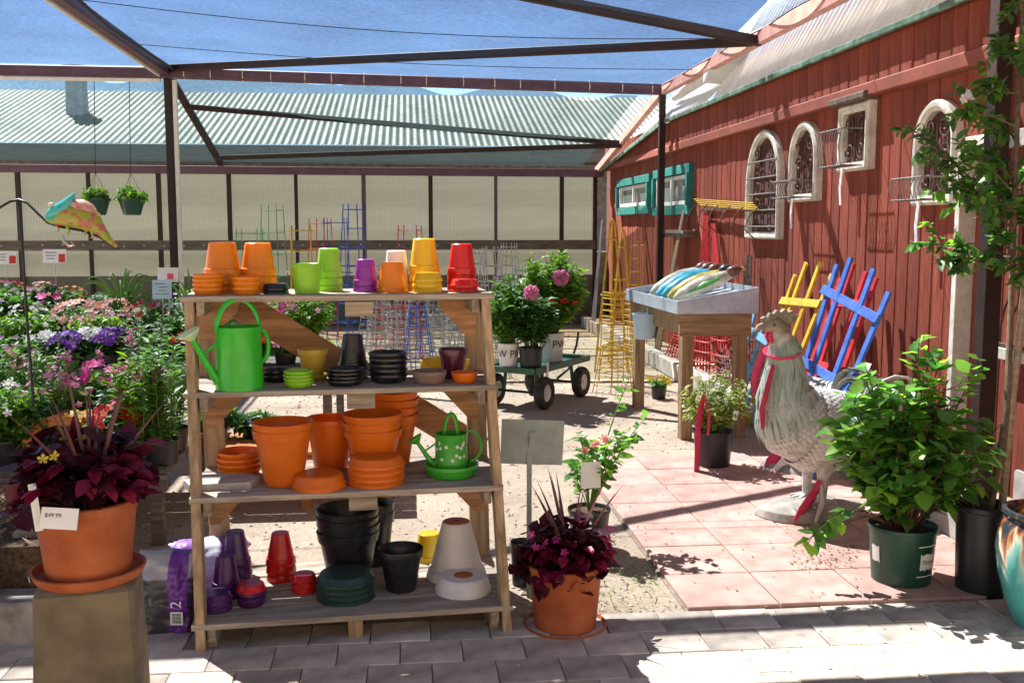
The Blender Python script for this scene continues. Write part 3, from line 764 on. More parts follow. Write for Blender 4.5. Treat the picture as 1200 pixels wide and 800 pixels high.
# top shelf
stack(262, 0, .49, 45, 58, 'orange', 3, True, 'orange upturned pot', 'at left end of top shelf')
stack(304, 0, .51, 43, 57, 'orange', 3, True, 'orange upturned pot', 'second from left on top shelf')
stack(244, 0, .34, 36, 24, 'orange', 4, False, 'orange saucer', 'at far left of top shelf', 'saucer')
stack(289, 0, .33, 33, 21, 'orange', 3, False, 'orange saucer', 'before second orange pots, top shelf', 'saucer')
stack(323, 0, .36, 31, 12, 'black', 2, True, 'black saucer', 'beside lime pots on top shelf', 'saucer')
stack(360, 0, .35, 37, 35, 'lime', 1, False, 'lime green upright pot', 'standing on top shelf', rim=.12, Rb=.78)
stack(386, 0, .49, 33, 50, 'lime', 3, True, 'lime green upturned pot', 'beside the upright lime pot')
stack(429, 0, .42, 30, 38, 'purple', 2, True, 'bright purple upturned pot', 'on top shelf')
stack(465, 0, .52, 33, 46, 'white', 1, True, 'white upturned pot', 'behind an orange one on top shelf', rim=.16)
stack(460, 0, .37, 37, 35, 'orange', 1, True, 'single orange upturned pot', 'in front of white pot, top shelf', rim=.16)
stack(497, 0, .50, 37, 60, 'yellow', 3, True, 'yellow upturned pot', 'on top shelf')
stack(501, 0, .34, 35, 23, 'yellow', 3, True, 'yellow upturned saucer', 'before the yellow pots', 'saucer')
stack(541, 0, .47, 35, 54, 'red', 3, True, 'bright red upturned pot', 'at right end of top shelf')
stack(544, 0, .34, 34, 15, 'red', 2, True, 'bright red saucer', 'before the red pots, top shelf', 'saucer')
# second shelf
stack(367, 1, .42, 36, 33, 'mustard', 1, False, 'mustard yellow pot', 'standing in saucer on second shelf', Rb=.66, base=.012)
stack(368, 1, .42, 34, 7, 'mustard', 1, False, 'mustard saucer', 'under the mustard yellow pot', 'saucer')
stack(350, 1, .24, 34, 19, 'lime', 4, False, 'lime green saucer', 'on second shelf beside watering can', 'saucer')
stack(414, 1, .44, 38, 52, 'black', 2, True, 'tall black upturned pot', 'on second shelf', Rb=.56)
stack(405, 1, .26, 42, 20, 'black', 4, False, 'black saucer', 'before the tall black pots', 'saucer')
stack(455, 1, .32, 45, 35, 'black', 5, False, 'black saucer', 'in middle of second shelf', 'saucer')
stack(324, 1, .40, 34, 14, 'black', 2, False, 'shallow black saucer', 'behind watering can, second shelf', 'saucer')
stack(521, 1, .50, 58, 17, 'yellow', 1, False, 'wide yellow saucer', 'behind plum pot on second shelf', 'saucer')
stack(531, 1, .36, 35, 35, 'plum', 1, False, 'dark plum glazed pot', 'at right on second shelf', Rb=.66)
stack(503, 1, .25, 41, 15, 'brown', 1, False, 'taupe saucer', 'before the plum pot', 'saucer')
stack(544, 1, .25, 31, 12, 'terra_orange', 1, False, 'small orange saucer', 'at right end of second shelf', 'saucer')
# third shelf
stack(281, 2, .42, 50, 30, 'terra_orange', 4, False, 'deep orange saucer', 'at left on third shelf', 'saucer')
stack(333, 2, .24, 71, 75, 'terra_orange', 2, False, 'large deep orange pot', 'at left-centre of third shelf', Rb=.62, rim=.16, k=.13)
stack(388, 2, .46, 58, 62, 'terra_orange', 1, False, 'single deep orange pot', 'between bigger stacks on third shelf', Rb=.66, rim=.1)
stack(437, 2, .33, 70, 74, 'terra_orange', 3, False, 'large deep orange pot', 'in centre of third shelf', Rb=.62, rim=.17, k=.16)
stack(461, 2, .53, 60, 86, 'terra_orange', 4, False, 'tall deep orange pot', 'at back of third shelf', Rb=.62, rim=.14, k=.15)
stack(374, 2, .17, 64, 17, 'terra_orange', 1, True, 'single deep orange upturned saucer', 'at front of third shelf', 'saucer')
stack(441, 2, .20, 67, 33, 'terra_orange', 4, True, 'deep orange upturned saucer', 'front centre of third shelf', 'saucer')
stack(529, 2, .27, 64, 15, 'green2', 1, False, 'lime green saucer', 'under the polka dot watering can', 'saucer')
p, sc = spot(262, 2, .26); b = MB(); b.prism([(-.13, -.07, 0), (.10, -.09, 0), (.14, .0, 0), (.09, .08, 0), (-.10, .09, 0), (-.15, .02, 0)], (0, 0, 1), .028)
tag(b.build('stone_slab', PL['stone'], None, (p.x, p.y, p.z), (.0, .0, .2)), 'flat grey stone slab at left end of third shelf', 'slab')
# bottom shelf
stack(278, 3, .44, 36, 62, 'dpurple', 3, True, 'tall dark purple upturned pot', 'on bottom shelf', Rb=.55)
stack(265, 3, .28, 34, 50, 'dpurple', 2, True, 'short dark purple upturned pot', 'on bottom shelf', Rb=.62)
stack(253, 3, .14, 38, 21, 'dpurple', 3, True, 'dark purple saucer', 'at left end of bottom shelf', 'saucer')
stack(295, 3, .17, 35, 18, 'dpurple', 2, False, 'dark purple saucer', 'under a red saucer, bottom shelf', 'saucer')
stack(295, 3, .17, 34, 9, 'red', 1, True, 'single red saucer', 'on top of purple saucers', 'saucer', base=.0575)
stack(330, 3, .45, 36, 56, 'red', 3, True, 'dark red upturned pot', 'on bottom shelf', Rb=.55)
stack(357, 3, .29, 30, 21, 'red', 3, True, 'small red saucer', 'on bottom shelf beside dark lids', 'saucer')
stack(405, 3, .19, 68, 31, 'bgreen', 4, True, 'large bottle green saucer', 'front centre of bottom shelf', 'saucer')
stack(409, 3, .42, 74, 84, 'black', 4, False, 'large black pot', 'in middle of bottom shelf', Rb=.66, k=.15)
stack(440, 3, .58, 46, 74, 'black', 2, False, 'narrow black pot', 'at back of bottom shelf', Rb=.66, k=.15)
stack(470, 3, .24, 54, 50, 'black', 1, False, 'single black pot', 'at right of large black stack', Rb=.64)
stack(503, 3, .60, 36, 32, 'yellow', 1, True, 'yellow pot', 'behind white pot on bottom shelf')
wo, wr, wh_ = stack(535, 3, .36, 72, 66, 'white', 1, True, 'large white upturned pot', 'at right on bottom shelf', Rb=.46, rim=.18)
b = MB(); b.lathe([(0, -.0015), (wr * .42, -.0015), (wr * .44, .0)], 24); b.lathe([(0, -.003), (.011, -.003), (.012, -.001)], 12, mi=1); b.build('bare_base', [m_terra, m_ink], wo[0])
wo, wr, wh_ = stack(543, 3, .18, 66, 19, 'white', 1, True, 'white upturned saucer', 'before the large white pot', 'saucer')
b = MB(); b.lathe([(0, -.0015), (wr * .34, -.0015), (wr * .35, 0)], 24); b.build('bare_patch', m_terra, wo[0])

# ------------------------------------------------------------------ watering cans
m_rose = plastic('pale_lime_rose', (.62, .78, .42), .3)
def watering_can(name, label, p, rz, Rr_, H, mat, big, dots=False):
    w = thing(name, label, 'watering can', p, rz)
    b = MB(); th = .003
    b.lathe([(0, 0), (Rr_ * 1.02, 0), (Rr_ * 1.03, .006), (Rr_ * 1.02, H * .04), (Rr_ * .985, H * .5), (Rr_ * .985, H * .515), (Rr_ * .97, H * .97), (Rr_ * .985, H * .985), (Rr_ * .985, H), (Rr_ * .95, H), (Rr_ * .94, H * .6), (0, H * .6)], 40)
    b.build('body', mat, w)
    sp = MB(); e = Vector((-Rr_ * (2.0 if big else 2.1), 0, H * (.86 if big else .80)))
    st = Vector((-Rr_ * .93, 0, H * .13))
    sp.tube([st, st.lerp(e, .5) + Vector((0, 0, -.004)), e], [Rr_ * .20, Rr_ * .15, Rr_ * .11], 14); s_ = sp.build('spout', mat, w)
    d = (e - st).normalized(); rr = MB()
    q = d.to_track_quat('Z', 'Y').to_matrix()
    prof = [(0, -.01), (Rr_ * .12, -.01), (Rr_ * .5, Rr_ * .22), (Rr_ * .5, Rr_ * .27), (0, Rr_ * .36)]
    rr.lathe(prof, 20); rr.v = [tuple(q @ Vector(v) + e) for v in rr.v]
    rr.build('rose', m_rose if big else mat, s_)
    br = MB(); br.tube([(-Rr_ * .95, 0, H * .74), st.lerp(e, .62)], .006 if big else .004, 8); br.build('strut', mat, w)
    h = MB(); pts = []
    for t in range(15):
        a = PI * t / 14; pts.append((Rr_ * .95 * math.cos(a), 0, H * .93 + (H * .50 if big else H * .55) * math.sin(a)))
    if not big: pts = [(q_[0] * .45, q_[1], q_[2]) for q_ in pts]
    h.tube(pts, .012 if big else .011, 10, flat=.7 if big else .5); h.build('top_handle', mat, w)
    h = MB(); pts = []
    for t in range(15):
        a = -PI * .42 + PI * .92 * t / 14; pts.append((Rr_ * .92 + Rr_ * (.42 if big else .95) * max(0, math.cos(a)), 0, H * .66 + (H * .27 if big else H * .40) * math.sin(a)))
    h.tube(pts, .010 if big else .006, 8); h.build('back_handle', mat, w)
    if dots:
        for t in range(26):
            a = rnd(0, 6.283) if t > 9 else [-1.9, -1.2, -1.5, -1.0, -2.2, -1.75, -.7, -2.4, -1.3, -.9][t]
            zz = H * (rnd(.1, .9) if t > 9 else [.72, .72, .38, .45, .4, .12, .8, .8, .1, .15][t])
            d_ = MB(); d_.lathe([(0, .0015), (.006, .001), (.0075, 0)], 10)
            nrm = Vector((math.cos(a), math.sin(a), 0)); o = d_.build('dot', m_whiteplastic, w, nrm * (Rr_ * .992) + Vector((0, 0, zz)), nrm.to_track_quat('Z', 'Y').to_euler())
    return w
p, sc = spot(281, 1, .235); watering_can('watering_can', 'large plain green watering can on second shelf', p, SRZ + .42, 27 * sc, 73 * sc, PL['green'], True)
p, sc = spot(529, 2, .27); p.z += .012; watering_can('watering_can', 'small green polka dot watering can standing in lime saucer', p, SRZ - .1, 19 * sc, 47 * sc, PL['green2'], False, True)
# ================================================================== plants
LM = dict(
    mid=leafmat('leaf_mid', [(.05, .13, .025), (.10, .23, .04), (.17, .33, .06)], .45),
    dark=leafmat('leaf_dark', [(.022, .07, .018), (.05, .13, .028), (.09, .20, .04)], .38),
    bright=leafmat('leaf_bright', [(.07, .16, .02), (.14, .28, .03), (.24, .40, .05)], .45),
    varieg=leafmat('leaf_variegated', [(.12, .20, .03), (.28, .34, .07), (.46, .46, .16)], .35),
    bush=leafmat('leaf_bush', [(.05, .14, .032), (.09, .24, .045), (.24, .43, .06), (.08, .20, .06)], .52, .3),
    grey=leafmat('leaf_greygreen', [(.07, .15, .06), (.14, .25, .11), (.20, .31, .15)], .4),
    coleus=leafmat('leaf_burgundy', [(.020, .004, .007), (.050, .006, .012), (.10, .010, .022), (.028, .004, .010)], .3, .4),
    coleusp=leafmat('leaf_magenta', [(.09, .006, .022), (.20, .010, .040), (.32, .03, .08)], .35, .4),
    spike=leafmat('leaf_spike', [(.06, .018, .022), (.11, .04, .042), (.17, .08, .07)], .2),
    grass=leafmat('leaf_onion', [(.10, .22, .04), (.18, .33, .06)], .35),
    tree=leafmat('leaf_tree', [(.04, .11, .03), (.09, .21, .05), (.18, .36, .05)], .48),
)
FC = dict(
    pink=leafmat('petal_pink', [(.66, .20, .40), (.78, .40, .56)], .3, .6), magenta=leafmat('petal_magenta', [(.55, .02, .24), (.70, .06, .34)], .3, .6),
    purple=leafmat('petal_purple', [(.12, .02, .30), (.26, .07, .50)], .3, .6), white=leafmat('petal_white', [(.72, .70, .68), (.82, .80, .76)], .3, .6),
    red=leafmat('petal_red', [(.55, .012, .015), (.68, .03, .03)], .3, .6), salmon=leafmat('petal_salmon', [(.72, .30, .24), (.80, .52, .44)], .3, .6),
    yellow=leafmat('petal_yellow', [(.72, .50, .04), (.80, .62, .10)], .3, .6), lilac=leafmat('petal_lilac', [(.45, .26, .55), (.62, .44, .68)], .3, .6),
    orange=leafmat('petal_orange', [(.70, .20, .02), (.78, .34, .04)], .3, .6),
)
def rv(): 
    v = Vector((random.gauss(0, 1), random.gauss(0, 1), random.gauss(0, 1))); return v.normalized()
def grow(lb, sb, p0, p1, nl, L, W, r=.003, bend=.25, start=.35, droop=.3, up=.4, mi=0, side=1.0):
    p0 = Vector(p0); p1 = Vector(p1); h = (p1 - p0).length
    c = p0.lerp(p1, .5) + Vector((0, 0, h * bend)) + rv() * h * .08
    pt = lambda t: p0 * (1 - t) ** 2 + c * 2 * t * (1 - t) + p1 * t * t
    if sb is not None: sb.tube([pt(i / 4) for i in range(5)], [r, r * .9, r * .75, r * .6, r * .35], 4, cap=False)
    for i in range(nl):
        t = start + (1 - start) * (i + random.random()) / nl; p = pt(t); tg = (pt(min(1, t + .05)) - pt(t - .05)).normalized()
        o = rv(); o = (o - tg * o.dot(tg)); o.z *= .6
        if o.length < .05: continue
        o.normalize(); d = (o * side + tg * .5 + Vector((0, 0, rnd(-.25, up)))).normalized()
        s = rnd(.45, 1.25)
        nr = Vector((0, 0, 1)) + rv() * .55
        lb.leaf(p, d, nr, L * s, W * s, droop * rnd(.3, 1.6), mi)
def bush_geo(h, rx, ry, nst, nl, L, W, base=0.0, cz=None, droop=.3, inner=.25, up=.4, start=.35, top=1.0, r=.003):
    lb, sb = MB(), MB(); cz = cz if cz is not None else base + (h - base) * .55; hz = h - cz; hb = cz - base
    for i in range(nst):
        d = rv(); q = rnd(inner, 1) ** .5
        tip = Vector((d.x * rx * q, d.y * ry * q, cz + (d.z * hz * top if d.z > 0 else d.z * hb * .75) * q))
        st = Vector((d.x * rx * .12, d.y * ry * .12, base))
        grow(lb, sb, st, tip, nl, L, W, r, .15, start, droop, up)
    return lb, sb
def soil(parent, R_, z):
    b = MB(); b.lathe([(0, z + .006), (R_ * .5, z + .009), (R_, z)], 20); return b.build('soil', m_soil, parent)
def shell_pot(parent, H, Rt, Rb, mat, rim=.10, lip=1.05, name='pot'):
    me = pot_mesh(H, Rt, Rb, mat, rim, lip); return link(name, me, parent)

# ------------------------------------------------------------------ pedestal with burgundy planter
pc = PS(101, 660, 3.10); pz = .515
ped = MB(); w = .142
def sq(a, z): return [(-a + .015, -a, z), (a - .015, -a, z), (a, -a + .015, z), (a, a - .015, z), (a - .015, a, z), (-a + .015, a, z), (-a, a - .015, z), (-a, -a + .015, z)]
ped.loft([sq(w + .012, 0), sq(w + .01, .2), sq(w, pz - .012), sq(w - .012, pz)])
PED = Vector((pc.x - .03, 3.22, 0)); tag(ped.build('pedestal', m_pedestal, None, PED, (0, 0, R(9))), 'weathered concrete pedestal under terracotta planter at lower left', 'pedestal')
def terra_planter(label, loc, Rt, H, scale, seed, tagtext=None):
    random.seed(seed)
    t = thing('planter', label, 'planter', loc)
    b = MB(); b.lathe([(0, 0), (Rt * 1.0, 0), (Rt * 1.06, .012), (Rt * 1.12, .034), (Rt * 1.08, .036), (Rt * 1.0, .014), (0, .014)], 44, wob=.004); b.build('saucer', m_terra, t)
    b = MB(); z0 = .014; b.lathe([(0, z0), (Rt * .80, z0), (Rt * .83, z0 + .01), (Rt * .97, z0 + H * .86), (Rt, z0 + H * .88), (Rt, z0 + H * .985), (Rt * .97, z0 + H), (Rt * .91, z0 + H), (Rt * .88, z0 + H * .85), (0, z0 + H * .85)], 44, wob=.003); b.build('pot', m_terra, t)
    soil(t, Rt * .88, z0 + H * .86)
    top = z0 + H * .86
    lb, sb = MB(), MB()
    for i in range(62):                         # burgundy coleus mound spilling over the rim
        a = rnd(0, 2 * PI); q = rnd(.2, 1) ** .6; rad = Rt * (1.75 if math.cos(a) < 0 else 1.45) * q * scale
        tip = Vector((math.cos(a) * rad, math.sin(a) * rad * .85, top + .03 + rnd(.05, .27) * scale * (1.25 - q * .7) - (.10 if q > .93 else 0)))
        grow(lb, sb, (math.cos(a) * Rt * .3, math.sin(a) * Rt * .3, top), tip, 9, .092 * scale, .078 * scale, .003, .35, .4, .28, .35, side=1.2)
    lb.build('foliage', LM['coleus'], t); sb.build('stems', m_dstem, t)
    lb = MB()
    for i in range(26 if tagtext else 46):
        a = rnd(-2.6, .3) if i % 3 else rnd(0, 6); rad = Rt * rnd(.9, 1.62) * scale
        p = Vector((math.cos(a) * rad, math.sin(a) * rad * .8, top + rnd(.0, .22) * scale))
        if tagtext and p.y < -.06 and abs(p.x + .03) < .13 and p.z < top + .10: continue
        for k in range(2): lb.leaf(p, Vector((math.cos(a), math.sin(a), rnd(-.3, .3))) + rv() * .5, Vector((0, 0, 1)) + rv() * .4, .075 * scale, .05 * scale, .4)
    lb.build('magenta_leaves', LM['coleusp'], t)
    for i in range(13):                         # spike leaves
        a = rnd(0, 2 * PI); tl = rnd(.06, .55); L_ = rnd(.34, .50) * (1 if tagtext else .92); w_ = .0075
        b = MB(); d = Vector((math.cos(a) * tl, math.sin(a) * tl, 1)).normalized(); o = d.cross(Vector((0, 1, 0))).normalized() * w_; p0 = Vector((Rt * .12, 0, top))
        vs = []
        for k in range(6):
            q = k / 5; pp = p0 + d * L_ * q + Vector((math.cos(a), math.sin(a), -.6)) * (tl * .12 * q * q); ww = (1 - q ** 2) * (.7 + .6 * q)
            vs += [pp - o * ww, pp + Vector((0, -.004 * (1 - q), 0)), pp + o * ww]
        b.add(vs, [f for k in range(5) for f in ((3 * k, 3 * k + 1, 3 * k + 4, 3 * k + 3), (3 * k + 1, 3 * k + 2, 3 * k + 5, 3 * k + 4))])
        b.build('spike_leaf', LM['spike'], t)
    fb = MB()
    for i in range(5): fb.flower(Vector((rnd(-.9, -.2) * Rt if tagtext else rnd(-1, 0) * Rt, -Rt * rnd(.4, .8), top + rnd(.08, .2))), Vector((rnd(-.3, .3), -1, .6)), .018, 5, 0, .3)
    fb.build('blossoms', FC['yellow'] if tagtext else FC['magenta'], t)
    return t, top
t, top = terra_planter('terracotta planter of burgundy coleus and spikes on concrete pedestal', PED + Vector((0, 0, pz)), .152, .235, .88, 11, True)
b = MB(); b.box((0, 0, .0), (.103, .003, .062)); cd = b.build('price_card', m_card, t, (-.02, -.182, top + .022), (R(-14), R(6), R(4)))
vs, fs = text_geo('$49.99', .017); b = MB(); b.add([(v.x - .018, -.0028, v.y + .008) for v in vs], fs); b.build('price', m_ink, cd, smooth=0)
b = MB(); b.box((0, 0, .0), (.022, .003, .14)); b.build('plant_label', m_card, t, (-.095, -.155, top + .05), (R(-10), R(-8), R(8)))
# small blue-white decal on the saucer
b = MB()
for k in range(9):
    a = R(180 + k * 4); b.v += [(math.cos(a) * .1715, math.sin(a) * .1715, .014), (math.cos(a) * .1735, math.sin(a) * .1735, .032)]
b.f = [(2 * k, 2 * k + 2, 2 * k + 3, 2 * k + 1) for k in range(8)]; b.m = [0] * 8; b.build('decal', m_blueprint, t)
t2, top2 = terra_planter('terracotta planter of burgundy coleus beside shelf on pavers', G(662, 738), .148, .265, .74, 23)
p = G(612, 684); n = thing('nursery_pot', 'empty black nursery pot behind the right terracotta planter', 'pot', p); shell_pot(n, .20, .055, .045, m_nursery); soil(n, .045, .17)

# sign back
p = G(620, 700); s_ = thing('metal_sign', 'grey sheet metal sign seen from behind on a stake', 'sign', p, R(-4))
zc = 1.6 - (512 - 266) * depth(p) / F; sc = depth(p) / F
b = MB(); b.bar((0, .006, 0), (0, .006, zc + .04), .022, .006, up=(0, 1, 0)); b.build('stake', m_signback, s_)
b = MB(); b.box((0, 0, 0), (72 * sc, .003, 54 * sc)); b.bar((0, -.006, -.02), (0, -.006, .05), .03, .008, up=(0, 1, 0)); b.build('plate', m_signback, s_, (.012, 0, zc), (R(8), R(2), 0))

# rose behind the sign
random.seed(5); p = G(690, 640); rs = thing('rose_plant', 'young rose with white tag in black pot behind coleus planter', 'plant', p)
shell_pot(rs, .2, .11, .085, m_nursery); soil(rs, .1, .18)
lb, sb = MB(), MB()
for i in range(16):
    a = rnd(0, 6.28); q = rnd(.2, 1); tip = Vector((math.cos(a) * .26 * q + .06, math.sin(a) * .2 * q, rnd(.42, .66)))
    grow(lb, sb, (0, 0, .18), tip, 15, .07, .045, .004, .2, .35)
grow(lb, sb, (0, 0, .18), (.20, 0, .86), 16, .065, .04, .005, .15, .4)
lb.build('foliage', LM['bush'], rs); sb.build('stems', m_stem, rs)
b = MB(); b.box((-.03, -.13, .40), (.10, .002, .13)); b.build('plant_tag', m_card, rs, (0, 0, 0), (0, 0, .1))
fb = MB()
for q in range(3):
    for j in range(12): fb.flower(Vector((-.05 + q * .05, -.14, .52 + .03 * q)) + rv() * .012, rv() + Vector((0, -.5, .5)), .018, 4)
fb.build('blossoms', FC['salmon'], rs)
# weeds by the planter
random.seed(8); b = MB()
for i in range(260):
    u, s = (rnd(.55, 1.1), rnd(4.05, 4.6)) if i % 3 else (rnd(-1.62, -1.1), rnd(3.98, 4.25))
    b.leaf((u, s, 0), (rnd(-1, 1), rnd(-1, 1), rnd(.3, 1.6)), (0, 0, 1), rnd(.015, .05), .006, .2)
stuff(b.build('weeds', LM['bright']))

# ------------------------------------------------------------------ block wall with mulch, lower left
bw = thing('block_wall', 'low grey concrete block planter wall at lower left', 'wall', (-1.9, 4.0, 0))
bmesh_ = MB(); bmesh_.bar((-.19, 0, .095), (.19, 0, .095), .18, .186, ch=.01); bme = bmesh_.mesh('block', m_block)
for j in range(2):
    for i in range(5):
        link('block', bme, bw, (.28 - i * .395 - (.2 if j else 0), rnd(-.008, .008), j * .192), (0, 0, rnd(-.01, .01)))
for j in range(2):
    for i in range(2): link('block', bme, bw, (.38, .30 + i * .395 + (.1 if j else 0), j * .192), (0, 0, PI / 2))
mu = MB(); random.seed(3)
for i in range(2600):
    x = rnd(-4.2, -1.45); y = rnd(4.08, 4.95); z = .36 + .05 * mnoise.noise(Vector((x * 3, y * 3, 0)))
    mu.leaf((x, y, z + rnd(0, .02)), (rnd(-1, 1), rnd(-1, 1), rnd(-.2, .4)), rv(), rnd(.02, .06), rnd(.008, .02), .1)
stuff(mu.build('mulch', m_mulch))
b = MB(); b.box((-2.83, 4.52, .17), (2.72, .86, .36)); struct(b.build('planter_soil', m_soil))

# bags of mix beside the shelf
def bag(label, p, rz, w_, d_, h_, mats, seed, print_=False, lean=0.0):
    random.seed(seed); t = thing('soil_bag', label, 'bag', p, rz, rot=(lean, 0, rz)); b = MB(); rings = []; nv, nu = 44, 72
    for j in range(nv + 1):
        t_ = j / nv; z = h_ * t_; prof = (math.sin(PI * min(1, max(0, t_ * .96 + .04))) ** .45); ring = []
        for i in range(nu):
            a = 2 * PI * i / nu; cx, sy = math.cos(a), math.sin(a)
            e = .62; x = math.copysign(abs(cx) ** e, cx) * w_ / 2 * (.86 + .14 * prof); y = math.copysign(abs(sy) ** e, sy) * d_ / 2 * prof
            cr = 1 + .16 * mnoise.noise(Vector((cx * 2, sy * 2, t_ * 6 + seed))) + .09 * mnoise.noise(Vector((cx * 5, sy * 5, t_ * 14 + seed)))
            q_ = Vector((x, y, z)); dd_ = .030 * mnoise.turbulence(q_ * 9 + Vector((seed, 0, 0)), 3, True) + .014 * mnoise.noise(q_ * 34); ring.append((x * cr + cx * dd_, y * cr + sy * dd_, z + .02 * mnoise.noise(q_ * 12)))
        rings.append(ring)
    b.loft(rings); b.build('sack', mats, t, smooth=1.2)
    return t
def bagmat(name, top, mid, stripe, x0, x1):
    m, nt, b = base_mat(name); tc = N(nt, 'ShaderNodeTexCoord'); sp = N(nt, 'ShaderNodeSeparateXYZ'); nt.links.new(tc.outputs['Object'], sp.inputs[0])
    def step(sock, a, c):
        mr = N(nt, 'ShaderNodeMapRange'); mr.inputs[1].default_value = a; mr.inputs[2].default_value = c; nt.links.new(sock, mr.inputs[0]); return mr.outputs[0]
    m1 = N(nt, 'ShaderNodeMix', data_type='RGBA'); nt.links.new(step(sp.outputs['Z'], .24, .25), m1.inputs['Factor']); m1.inputs[6].default_value = rgb(mid); m1.inputs[7].default_value = rgb(top)
    mu_ = N(nt, 'ShaderNodeMath', operation='MULTIPLY'); nt.links.new(step(sp.outputs['X'], x0, x0 + .005), mu_.inputs[0]); nt.links.new(step(sp.outputs['X'], x1, x1 - .005), mu_.inputs[1])
    m2 = N(nt, 'ShaderNodeMix', data_type='RGBA'); nt.links.new(mu_.outputs[0], m2.inputs['Factor']); nt.links.new(m1.outputs[2], m2.inputs[6]); m2.inputs[7].default_value = rgb(stripe)
    nt.links.new(m2.outputs[2], b.inputs['Base Color']); b.inputs['Roughness'].default_value = .28
    return m
bm1 = bagmat('bag_film', (.36, .35, .36), (.05, .048, .05), (.15, .03, .28), .02, .10)
t = bag('grey and purple plastic soil bag with number two beside shelf', G(200, 741), R(-6), .22, .16, .34, bm1, 2)
vs, fs = text_geo('2', .06); b = MB(); b.add([(v.y * -1 + .058, -.0925, v.x + .15) for v in vs], fs); b.build('number', m_card, t, smooth=0)
b = MB(); b.box((.058, -.093, .095), (.048, .002, .052)); lb_ = b.build('label', m_card, t)
for k in range(9):
    b = MB(); b.box((.058, -.0955, .077 + k * .0045), (.036, .001, .0022 if k % 3 else .0012)); b.build('line', m_ink, lb_)
bag('purple and white soil bag slumped behind the shelf\'s left legs', G(246, 712), R(12), .30, .20, .30, bagmat('bag_film_purple', (.30, .12, .42), (.10, .02, .17), (.62, .60, .62), -.03, .05), 6)

# ------------------------------------------------------------------ shepherd hook with chameleon
hp = G(42, 640); hk = thing('shepherd_hook', 'black curved garden hook rod standing among flowers at left', 'hook', hp)
dpt = depth(hp)
def at_d(px, py, dd=dpt): r_ = ray(px, py); return CAM + r_ * dd
b = MB(); pole = [Vector(hp), at_d(39, 470), at_d(32, 380), at_d(27, 300), at_d(22, 240)]
b.tube([p_ - hp for p_ in pole], .0075, 8); b.build('pole', m_blackmetal, hk)
arc = [at_d(*q) for q in ((-25, 275), (-12, 256), (0, 243), (12, 236), (22, 234), (32, 238), (43, 249), (56, 261), (72, 266), (95, 270), (115, 277), (130, 285), (139, 291))]
b = MB(); b.tube([p_ - hp for p_ in arc], .0065, 8); b.build('arm', m_blackmetal, hk)
cb_ = at_d(95, 268); ch = thing('chameleon_ornament', 'painted metal chameleon perched on the black garden hook', 'ornament', cb_)
sc = dpt / F
def cl(px, py, dy=0): return at_d(px, py) + FH * dy - cb_
def chmat(name, a, c, d):
    m, nt, b_ = base_mat(name); tc = N(nt, 'ShaderNodeTexCoord'); nz = N(nt, 'ShaderNodeTexNoise'); nz.inputs['Scale'].default_value = 26; nt.links.new(tc.outputs['Object'], nz.inputs[0])
    cr = N(nt, 'ShaderNodeValToRGB'); e = cr.color_ramp.elements; e[0].position = .38; e[0].color = rgb(a); e[1].position = .6; e[1].color = rgb(d); e.new(.5).color = rgb(c)
    nt.links.new(nz.outputs['Fac'], cr.inputs[0]); nt.links.new(cr.outputs[0], b_.inputs['Base Color']); b_.inputs['Roughness'].default_value = .35
    return m
b = MB()
b.tube([cl(66, 258), cl(74, 254), cl(86, 253), cl(98, 255), cl(108, 260), cl(116, 268), cl(126, 279), cl(138, 290)], [x * sc for x in (8, 13, 15, 16, 14, 8, 4.5, 1.6)], 16, flat=.7)
b.build('body', chmat('chameleon_body', (.30, .36, .03), (.42, .44, .05), (.50, .16, .10)), ch)
b = MB(); b.tube([cl(112, 254), cl(104, 246), cl(94, 240), cl(84, 238)], [x * sc for x in (5, 9, 9, 5)], 12, flat=.6); b.build('back', chmat('chameleon_back', (.55, .10, .12), (.60, .30, .20), (.65, .40, .32)), ch)
for k in range(9):
    b = MB(); q = k / 8; p0 = cl(86 + 30 * q, 233 + 20 * q * q); b.tube([p0 + Vector((0, 0, -.012)), p0 + Vector((0, 0, .006))], [.006, .001], 6); b.build('crest_spine', m_ribbon, ch)
b = MB(); b.tube([cl(54, 254), cl(58, 252), cl(66, 248), cl(76, 242), cl(84, 232), cl(88, 226)], [x * sc for x in (2.5, 7, 10, 9, 5, 1)], 14, flat=.75); hd = b.build('head', chmat('chameleon_head', (.03, .42, .44), (.06, .50, .48), (.10, .48, .40)), ch)
b = MB(); b.tube([cl(54, 257), cl(60, 258), cl(70, 259)], [x * sc for x in (2, 5, 6)], 10, flat=.8); b.build('jaw', chmat('chameleon_jaw', (.20, .42, .06), (.30, .45, .05), (.25, .4, .2)), hd)
b = MB(); b.lathe([(0, -.012), (.012, -.008), (.016, 0), (.012, .008), (0, .012)], 12, cl(62, 240, -.02)); b.build('eye', m_cream_pipe, hd)
for (x, y) in ((68, 262), (80, 266), (100, 266), (108, 270)):
    b = MB(); b.tube([cl(x, y, -.012), cl(x + 3, y + 6, -.02), cl(x, y + 9, -.008)], [.009, .006, .005], 8); b.build('leg', chmat('chameleon_leg', (.35, .40, .04), (.45, .42, .06), (.50, .02, .02)), ch)
b = MB(); b.tube([cl(74, 275, -.01), cl(76, 283, -.01), cl(82, 289, -.01), cl(88, 288, -.01), cl(84, 283, -.01)], [.007, .008, .007, .005, .003], 8); b.build('curled_tail', chmat('chameleon_tail', (.6, .35, .25), (.5, .4, .35), (.3, .5, .5)), ch)

